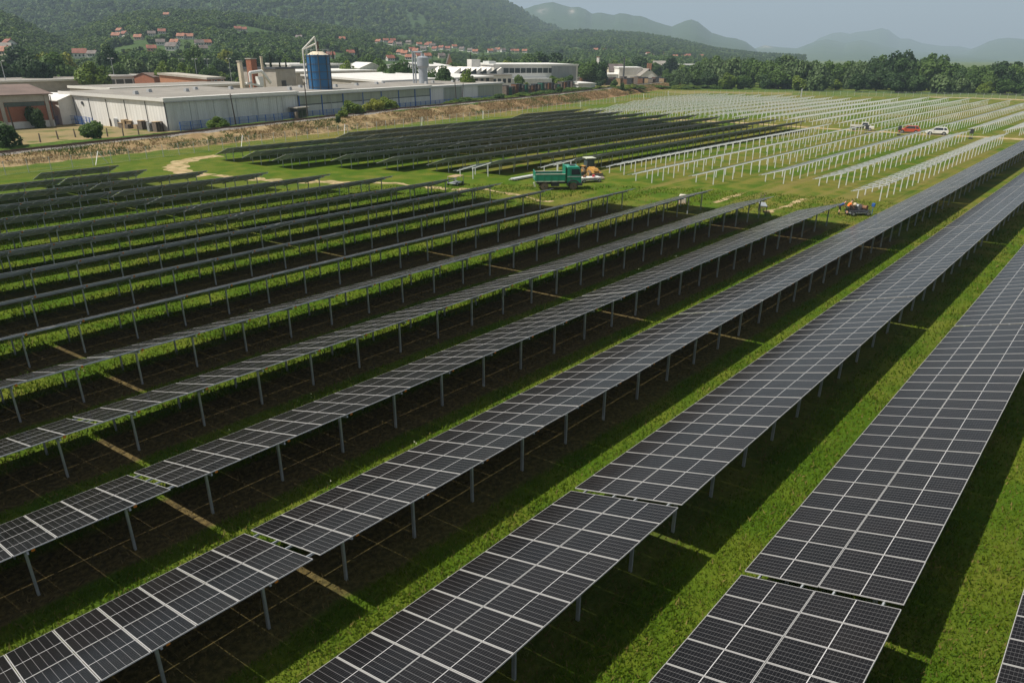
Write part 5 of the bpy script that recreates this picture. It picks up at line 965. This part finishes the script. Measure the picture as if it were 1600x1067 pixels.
# --- cars
def car(label, paintm, p, ang_, L=4.5, W=1.85, hh=1.66, kind='suv'):
    t = thing('car', label, 'car', p, ang_); f = L/2
    b = MB(); b.extrude([(-f, .45), (-f+.12, .30), (f-.15, .28), (f, .45), (f-.02, .72), (f-.25, .92), (f-1.25, 1.05), (-f+.1, 1.05), (-f-.02, .85)], -W/2, W/2); bd = bevel(b.obj('body', paintm, t), .10, 3)
    g = MB(); kx = [(-f+.12, 1.03), (f-1.15, 1.03), (f-1.95, hh-.08), (-f+.55, hh-.08)]; n = len(g.v)
    for y, q in ((-1, .46), (1, .46)):
        pass
    lo, hi = W/2-.05, W/2-.22; g.v = [(kx[0][0], -lo, kx[0][1]), (kx[1][0], -lo, kx[1][1]), (kx[1][0], lo, kx[1][1]), (kx[0][0], lo, kx[0][1]), (kx[3][0], -hi, kx[3][1]), (kx[2][0], -hi, kx[2][1]), (kx[2][0], hi, kx[2][1]), (kx[3][0], hi, kx[3][1])]
    g.f = [(0, 3, 2, 1), (4, 5, 6, 7), (0, 1, 5, 4), (1, 2, 6, 5), (2, 3, 7, 6), (3, 0, 4, 7)]; g.m = [0]*6; gl = g.obj('windows', MGLASS, t)
    MB().box(((kx[2][0]+kx[3][0])/2, 0, hh-.04), (kx[2][0]-kx[3][0]+.12, 2*hi+.06, .09)).obj('roof', paintm, t)
    for s in (-1, 1):
        for (x0, x1) in ((kx[0][0], kx[3][0]), (kx[1][0], kx[2][0]), (-.1, -.1), (-1.25, -1.15)): MB().bar((x0, s*(lo+.0), 1.03), (x1, s*(hi+.0), hh-.06), .10).obj('pillar', paintm if x0 != -.1 else MDARK, t)
        for x in (-f+.85, f-.9): wheel(t, x, s*(W/2-.10), .34, .22, MRUB, MGALV); MB().cyl((x, s*(W/2-.05), .36), (x, s*(W/2+.008), .36), .42, n=18).obj('wheel_arch', MDARK, t)
        MB().box((f-.10, s*(W/2-.32), .74), (.18, .42, .14)).obj('headlight', MWHITE, t); MB().box((-f+.02, s*(W/2-.2), .88), (.12, .3, .22)).obj('tail_light', paint('tail_red', (.4, .02, .02)), t); MB().box((f-1.45, s*(W/2+.08), 1.1), (.14, .18, .13)).obj('mirror', paintm, t)
    MB().b2(-f+.3, f-.3, -W/2-.01, W/2+.01, .27, .42).obj('sill', MDARK, t); return t
NV = math.radians(107)
car('orange red estate car parked on the gravel lane', paint('car_red', (0.48, 0.075, 0.03)), (184.9, 42.8, 0.01), NV); car('white estate car parked on the gravel lane', paint('car_white', (0.78, 0.77, 0.75)), (185.4, 37.2, 0.01), NV)
p = gnd(1346, 204.5); PK = thing('pickup_truck', 'white pickup with open flatbed parked on the gravel lane', 'pickup', (p[0]+.4, p[1], .01), NV+math.pi)
PW = paint('pickup_white', (0.66, 0.64, 0.60)); bevel(MB().b2(.3, 2.5, -.85, .85, .45, 1.05).obj('bonnet', PW, PK), .08); c_ = MB().box((.45, 0, 1.42), (1.5, 1.66, .85), None, 0, (.78, .86)).obj('cab', MGLASS, PK); MB().box((.45, 0, 1.87), (1.25, 1.45, .08)).obj('roof', PW, c_); [MB().bar((.45+a*.74, b*.82, 1.02), (.45+a*.58, b*.71, 1.86), .12).obj('pillar', PW, c_) for a in (-1, 1) for b in (-1, 1)]
MB().b2(-2.6, -.35, -.9, .9, .78, .9).obj('flatbed', MWOODG, PK); [MB().b2(-2.6, -.35, s*.9-.03, s*.9+.03, .9, 1.25).obj('drop_side', PW, PK) for s in (-1, 1)]; MB().b2(-2.5, .4, -.35, .35, .5, .76).obj('chassis', MDARK, PK); [wheel(PK, x, s*.75, .36, .24) for x in (-1.7, 1.6) for s in (-1, 1)]

# ================================================================== SITE THINGS
def cart(label, p, rz, L=2.2, W=1.1, h=.75, top=MWOOD, load=None):
    t = thing('site_cart', label, 'cart', p, rz); m = MB()
    for a in (-1, 1):
        for b in (-1, 1): m.b2(a*(L/2-.06)-.03, a*(L/2-.06)+.03, b*(W/2-.06)-.03, b*(W/2-.06)+.03, .25, h)
    m.b2(-L/2, L/2, -W/2, W/2, .28, .34); m.obj('frame', MGALV, t)
    for i in range(6): MB().b2(-L/2, L/2, -W/2+i*W/6+.01, -W/2+(i+1)*W/6-.01, h, h+.05).obj('plank', top, t)
    [wheel(t, x, s*(W/2+.05), .24, .12) for x in (-L/2+.35, L/2-.35) for s in (-1, 1)]; return t
p = gnd(712, 289); cart('small wheeled cart with pale wooden top near the rack ends', (p[0], p[1], 0), ANG, 2.1, 1.3, 1.15)
p = gnd(921, 284.5); tr_ = cart('low white trolley loaded with tools below the bare rack', (p[0], p[1], 0), -.5, 3.0, 1.3, .62, MWHITE); [tag(MB().box((0, 0, .14), (.5, .32, .28)).obj('tool_case', mt, None, (p[0]+dx, p[1]+dy, .68), (0, 0, .4)), lab, 'tool case') for dx, dy, mt, lab in ((-.7, .4, MRUST, 'brown tool case on the white trolley'), (.5, -.3, paint('red_case', (.45, .03, .05)), 'red tool case on the white trolley'))]
p = gnd(1341, 337); CW = cart('cable cart with coiled cables beside the two workers', (p[0]+.3, p[1]+.2, 0), -.75, 2.4, 1.2, .5, MDARK)
for i, (dx, dy, r, mt) in enumerate(((-.7, .2, .30, MWOODG), (0.0, .15, .33, MGALV), (.65, -.1, .28, MRUST))):
    m = MB(); m.cyl((0, -.28, 0), (0, -.24, 0), r, n=18); m.cyl((0, .24, 0), (0, .28, 0), r, n=18); m.cyl((0, -.239, 0), (0, .239, 0), r*.75, n=18)
    tag(m.obj('cable_reel', mt, None, (p[0]+.3+dx*.73+dy*.68, p[1]+.2-dx*.68+dy*.73, .56+r), (0, 0, -.75+.3*i)), ['wooden cable reel on the cable cart', 'grey cable reel in the middle of the cable cart', 'rust coloured cable reel on the cable cart'][i], 'cable reel')
q = MB(); q.cyl((0, 0, 0), (0, 0, .9), .03); q.box((0, 0, 1.05), (.3, .3, .34)); tag(q.obj('blue_canister', MBLUE, None, (p[0]+1.7, p[1]-.9, 0)), 'blue canister on a stick at the end of the cable cart', 'canister')
sk = MB().box((0, 0, 0), (.5, .42, .3), None, 0, (.8, .8)); tag(bevel(sk.obj('sack', plain('beige_sack', (.68, .55, .38), .9), None, (p[0]-.1, p[1]+.55, 1.2), (0, 0, .5)), .12), 'beige sack lying on top of the cable reels', 'sack')
p = gnd(1066, 318); bx_ = thing('box_stack', 'stack of white boxes on a pallet below a table end', 'boxes', (p[0], p[1], 0), .4); MB().b2(-.6, .6, -.45, .45, 0, .14).obj('pallet', MWOOD, bx_); [MB().b2(-.55+i*.4, -.2+i*.4, -.4, .4, .15+j*.42, .55+j*.42).obj('box', MPLAST if (i+j) % 2 else MCREAM, bx_) for i in range(3) for j in range(2)]
p = gnd(1190, 333); sc_ = thing('work_platform', 'low work platform with ladder under the last table of a row', 'platform', (p[0], p[1], 0), .5); MB().b2(-1.4, 1.0, -.35, .35, .95, 1.03).obj('deck', MGALV, sc_); [MB().b2(a-.03, a+.03, b-.03, b+.03, 0, .95).obj('leg', MDARK, sc_) for a in (-1.3, .9) for b in (-.3, .3)]; m = MB(); [m.bar((1.15+.35, s*.2, 0), (1.0, s*.2, 2.0), .05) for s in (-1, 1)]; [m.bar((1.5-.5*i/7, -.2, 2*i/7), (1.5-.5*i/7, .2, 2*i/7), .04) for i in range(1, 7)]; m.obj('ladder', MWOODG, sc_)
p0, p1 = gnd(801, 283), gnd(834, 277); d_ = Vector(p1-p0); t = thing('beam_bundle', 'bundle of long galvanised beams lying on the grass by the lorry', 'beams', tuple(p0), math.atan2(d_.y, d_.x)); [MB().b2(random.uniform(-.3, .2), d_.length+random.uniform(-.2, .6), -.3+i*.16, -.16+i*.16, .12+j*.12, .22+j*.12).obj('beam', MGALVB, t) for i in range(5) for j in range(2)]; [MB().b2(x, x+.12, -.4, .6, 0, .11).obj('bearer', MWOOD, t) for x in (.5, d_.length-.6)]
for px, py in ((1353, 210.5), (1404, 212), (1516, 217.5)):
    p = gnd(px, py); t = thing('inverter_post', 'dark grey inverter box on a post at a rack end beside the lane', 'inverter', (p[0], p[1], 0), NV, 'inverter posts along the gravel lane'); MB().b2(-.35, .35, -.3, .3, 0, .3).obj('foot', MDARK, t); [MB().b2(s*.25-.04, s*.25+.04, -.04, .04, .3, 2.1).obj('post', MGALV, t) for s in (-1, 1)]; MB().b2(-.36, .36, -.26, .05, 1.1, 2.05).obj('cabinet', MDARK, t)

# ================================================================== PEOPLE
def person(label, loc, rz, shirt, shorts, hairc, arms, bend=1.05, sleeves=True):
    """standing legs, trunk bent forward; x is forward. One skin grown over the joints, clothes coloured by region"""
    hip = Vector((-.12, 0, .93)); bd = Vector((math.sin(bend), 0, math.cos(bend))); V = []; E_ = []; Rr = []; reg = []
    def v(p, r, par=None, g='skin'):
        V.append(tuple(p)); Rr.append(r); reg.append(g)
        if par is not None: E_.append((par, len(V)-1))
        return len(V)-1
    p0 = v(hip, .135, None, 'shorts'); s1 = v(hip+bd*.22, .13, p0, 'shirt'); s2 = v(hip+bd*.42, .145, s1, 'shirt'); s3 = v(hip+bd*.54, .10, s2, 'shirt')
    nd = (bd+Vector((.25, 0, .35))).normalized(); n1 = v(hip+bd*.54+nd*.10, .058, s3); h1 = v(hip+bd*.54+nd*.19, .088, n1, 'head'); h2 = v(hip+bd*.54+nd*.29, .098, h1, 'head'); h3 = v(hip+bd*.54+nd*.36, .06, h2, 'hair')
    fw = Vector((nd.z, 0, -nd.x)); v(hip+bd*.54+nd*.24+fw*.11, .022, h1, 'head')
    for s in (-1, 1):
        a = v(hip+Vector((0, s*.11, -.06)), .105, p0, 'shorts'); kx = v(Vector((.02+s*.06, s*.14, .52)), .065, a, 'shorts'); c_ = v(Vector((-.06+s*.08, s*.15, .32)), .058, kx); an = v(Vector((-.08+s*.1, s*.16, .09)), .04, c_, 'shoe'); he = v(Vector((-.10+s*.1, s*.16, .045)), .045, an, 'shoe'); to = v(Vector((.10+s*.1, s*.175, .035)), .038, an, 'shoe')
        sh = v(hip+bd*.47+Vector((0, s*.19, 0)), .068, s2, 'shirt'); hand = Vector(arms[0 if s < 0 else 1]); S_ = hip+bd*.47+Vector((0, s*.19, 0)); el = (S_+hand)/2+Vector((-.05, s*.05, -.05)); e1 = v(el, .048, sh, 'shirt' if sleeves == 2 else 'skin'); w_ = v(el+(hand-el)*.85, .030, e1); hd_ = (hand-el).normalized(); pm = v(hand, .036, w_)
        sd = hd_.cross(Vector((0, 0, 1))).normalized()
        for f in range(4):
            b0 = v(hand+hd_*.05+sd*(f-1.5)*.020, .011, pm); b1 = v(hand+hd_*(.085+.012*(1.5-abs(f-1.3)))+sd*(f-1.5)*.021+Vector((0, 0, -.012)), .009, b0); v(hand+hd_*(.10+.012*(1.5-abs(f-1.3)))+sd*(f-1.5)*.021+Vector((0, 0, -.035)), .008, b1)
        th = v(hand+sd*.04+hd_*.01, .012, pm); v(hand+sd*.065+hd_*.045, .009, th)
    me = bpy.data.meshes.new('person'); me.from_pydata(V, E_, []); o = bpy.data.objects.new('person_form', me); COL.objects.link(o); md = o.modifiers.new('skin', 'SKIN')
    for i, sv in enumerate(me.skin_vertices[0].data): sv.radius = (Rr[i], Rr[i]*1.0); sv.use_root = (i == 0)
    o.modifiers.new('sub', 'SUBSURF').levels = 2; o.modifiers['sub'].render_levels = 2
    dg = bpy.context.evaluated_depsgraph_get(); m2 = bpy.data.meshes.new_from_object(o.evaluated_get(dg)); bpy.data.objects.remove(o)
    keys = ['skin', 'shirt', 'shorts', 'shoe', 'hair']; m2.materials.clear(); [m2.materials.append(x) for x in (MSKIN, shirt, shorts, MDARK, hairc)]
    A_ = np.array(V); mids = [((Vector(V[a])+Vector(V[b]))/2, reg[b]) for a, b in E_]; C_ = np.array([m_[0][:] for m_ in mids]+[list(x) for x in V]); G_ = [m_[1] for m_ in mids]+reg
    for pl in m2.polygons:
        g = G_[int(np.argmin(((C_-np.array(pl.center[:]))**2).sum(1)))]; g = 'skin' if g == 'head' else g; pl.material_index = keys.index(g); pl.use_smooth = True
    o = link('person', m2, None, loc, (0, 0, rz)); tag(o, label, 'person'); hd3 = Vector(V[h2])
    hb = MB(); hb.cyl(hd3-nd*.02-fw*.03, hd3+nd*.085-fw*.02, .108, .065, 14); ho = hb.obj('hair', hairc, o, smooth=True); return o
p = gnd(1311, 334.8); person('worker in blue shirt and black shorts bending over at the table end', (p[0], p[1], 0), -.75, paint('shirt_blue', (.02, .06, .22), .9), paint('shorts_black', (.015, .015, .018), .9), MDARK, ((.72, -.16, .80), (.72, .16, .82)))
p = gnd(1323, 336.5); person('worker in orange shirt leaning over the cable cart', (p[0], p[1], 0), -.55, paint('shirt_orange', (.75, .16, .02), .9), paint('shorts_olive', (.035, .05, .025), .9), MDARK, ((.62, -.2, .78), (.66, .2, .82)), .75)

# ================================================================== GRASS
def grass():
    n = 420000; a = np.radians(rng.uniform(-18, 96, n)); r = 8*(95/8)**(rng.random(n)**.85); x = r*np.cos(a); y = r*np.sin(a)
    s = ((y-Y_ROW0)/P_ROW) % 1.0; blk = (x < 79) & (y < 60); dens = fbm(x*.9, y*.9, 3)
    brown = blk & (s > .36) & (s < .80) & (y > 9); keep = (~brown) | (rng.random(n) < .10); keep &= dens > .18
    tall = np.where(((s > .80) | (s < .04)) & blk & (y > 10), 1.7, 1.0)*(.35+1.3*fbm(x*.45, y*.45, 8))
    x, y, r, s, tall, brown = (q[keep] for q in (x, y, r, s, tall, brown)); n = len(x)
    h = rng.uniform(.06, .17, n)*tall*(1+r*.004); w_ = rng.uniform(.010, .022, n)*(1+r*.035); th = rng.uniform(0, 6.28, n); ln = rng.normal(0, .5, (n, 2))*h[:, None]
    dx, dy = np.cos(th)*w_, np.sin(th)*w_; z0 = np.zeros(n)-.01
    V = np.stack([np.stack([x-dx, y-dy, z0], 1), np.stack([x+dx, y+dy, z0], 1), np.stack([x+ln[:, 0], y+ln[:, 1], h], 1)], 1).reshape(-1, 3)
    g = fbm(x*.25, y*.25, 12)+rng.normal(0, .2, n); g = np.clip(g*1.6-.3, 0, 1)[:, None]; c = np.array([.060, .120, .005])*(1-g)+np.array([.128, .178, .010])*g
    dr = (rng.random(n) < .11)[:, None]; c = np.where(dr, np.array([.20, .17, .05]), c); c = np.where(brown[:, None], np.array([.17, .125, .05]), c)
    return np_mesh('grass', V, np.arange(3*n).reshape(-1, 3), MATTR, np.repeat(c, 3, 0))
o = stuff(link('grass', grass())); tag(o, 'short green grass growing between the rows of solar tables', 'grass')
def scrub():
    n = 52000; i = rng.integers(20, 330, n); o = rng.uniform(-10.5, -2.6, n); P = RAILP[i]+np.stack([rng.uniform(0, 1.6, n), np.zeros(n), np.zeros(n)], 1); x = P[:, 0]+RAILN[i, 0]*o; y = P[:, 1]+RAILN[i, 1]*o
    zz = np.interp(o, [-10.5, -9, -7.5, -6, -4.8, -3.6, -2.2], [.02, .22, .42, .62, .8, .9, .93])*P[:, 2]-.1; cl = fbm(x*.25, y*.25, 31); k = cl > .36; x, y, zz, cl = x[k], y[k], zz[k], cl[k]; n = len(x)
    h = rng.uniform(.25, .7, n)*(.4+1.2*cl); w_ = rng.uniform(.05, .14, n); th = rng.uniform(0, 6.28, n); ln = rng.normal(0, .45, (n, 2))*h[:, None]; dx, dy = np.cos(th)*w_, np.sin(th)*w_
    V = np.stack([np.stack([x-dx, y-dy, zz], 1), np.stack([x+dx, y+dy, zz], 1), np.stack([x+ln[:, 0], y+ln[:, 1], zz+h], 1)], 1).reshape(-1, 3)
    g = (fbm(x*.09, y*.09, 44)+rng.normal(0, .06, n)) > .53; t_ = rng.random((n, 1)); c = np.array([.20, .135, .065])*(1-t_)+np.array([.36, .27, .14])*t_; c = np.where(g[:, None], np.array([.075, .115, .025])*(.7+.6*t_), c)
    return np_mesh('bank_scrub', V, np.arange(3*n).reshape(-1, 3), MATTR, np.repeat(c, 3, 0))
o = stuff(link('bank_scrub', scrub())); tag(o, 'dry straw and green scrub growing on the railway bank', 'scrub')
def weeds():
    V = []; C = []
    for i in range(900):
        k = random.choice([1, 2, 2, 3, 3, 4, 5]); y = Y_ROW0+P_ROW*k+random.gauss(.05, .45); x = random.uniform(-2, 74)
        if math.hypot(x, y) > 85: continue
        h = random.uniform(.3, .75)
        for j in range(random.randint(6, 12)):
            z = h*random.random()**.6; a = random.uniform(0, 6.28); s = random.uniform(.03, .07); b = (x+random.gauss(0, .07), y+random.gauss(0, .07), z); V += [b, (b[0]+s*math.cos(a), b[1]+s*math.sin(a), z+s*.6), (b[0]-s*math.sin(a)*.6, b[1]+s*math.cos(a)*.6, z+s*1.2)]; c = (.10, .17, .02) if random.random() < .85 else (.5, .5, .35); C += [c]*3
    return np_mesh('tall_weeds', np.array(V), np.arange(len(V)).reshape(-1, 3), MATTR, np.array(C))
o = stuff(link('tall_weeds', weeds())); tag(o, 'scattered tall weeds along the low edges of the solar tables', 'weeds')

# ================================================================== HAZE
hz = MB().b2(-1200, 13800, -3500, 13800, -4, 900).obj('haze', plain('haze_dummy', (.5, .5, .5)), None); stuff(hz)
hm = bpy.data.materials.new('haze_air'); hm.use_nodes = True; hm.node_tree.nodes.clear(); vo = hm.node_tree.nodes.new('ShaderNodeOutputMaterial'); pv = hm.node_tree.nodes.new('ShaderNodeVolumePrincipled'); pv.inputs['Density'].default_value = HAZE_DENSITY; pv.inputs['Color'].default_value = (.62, .81, 1.0, 1); pv.inputs['Anisotropy'].default_value = 0.0
hm.node_tree.links.new(pv.outputs[0], vo.inputs['Volume']); hz.data.materials.clear(); hz.data.materials.append(hm)
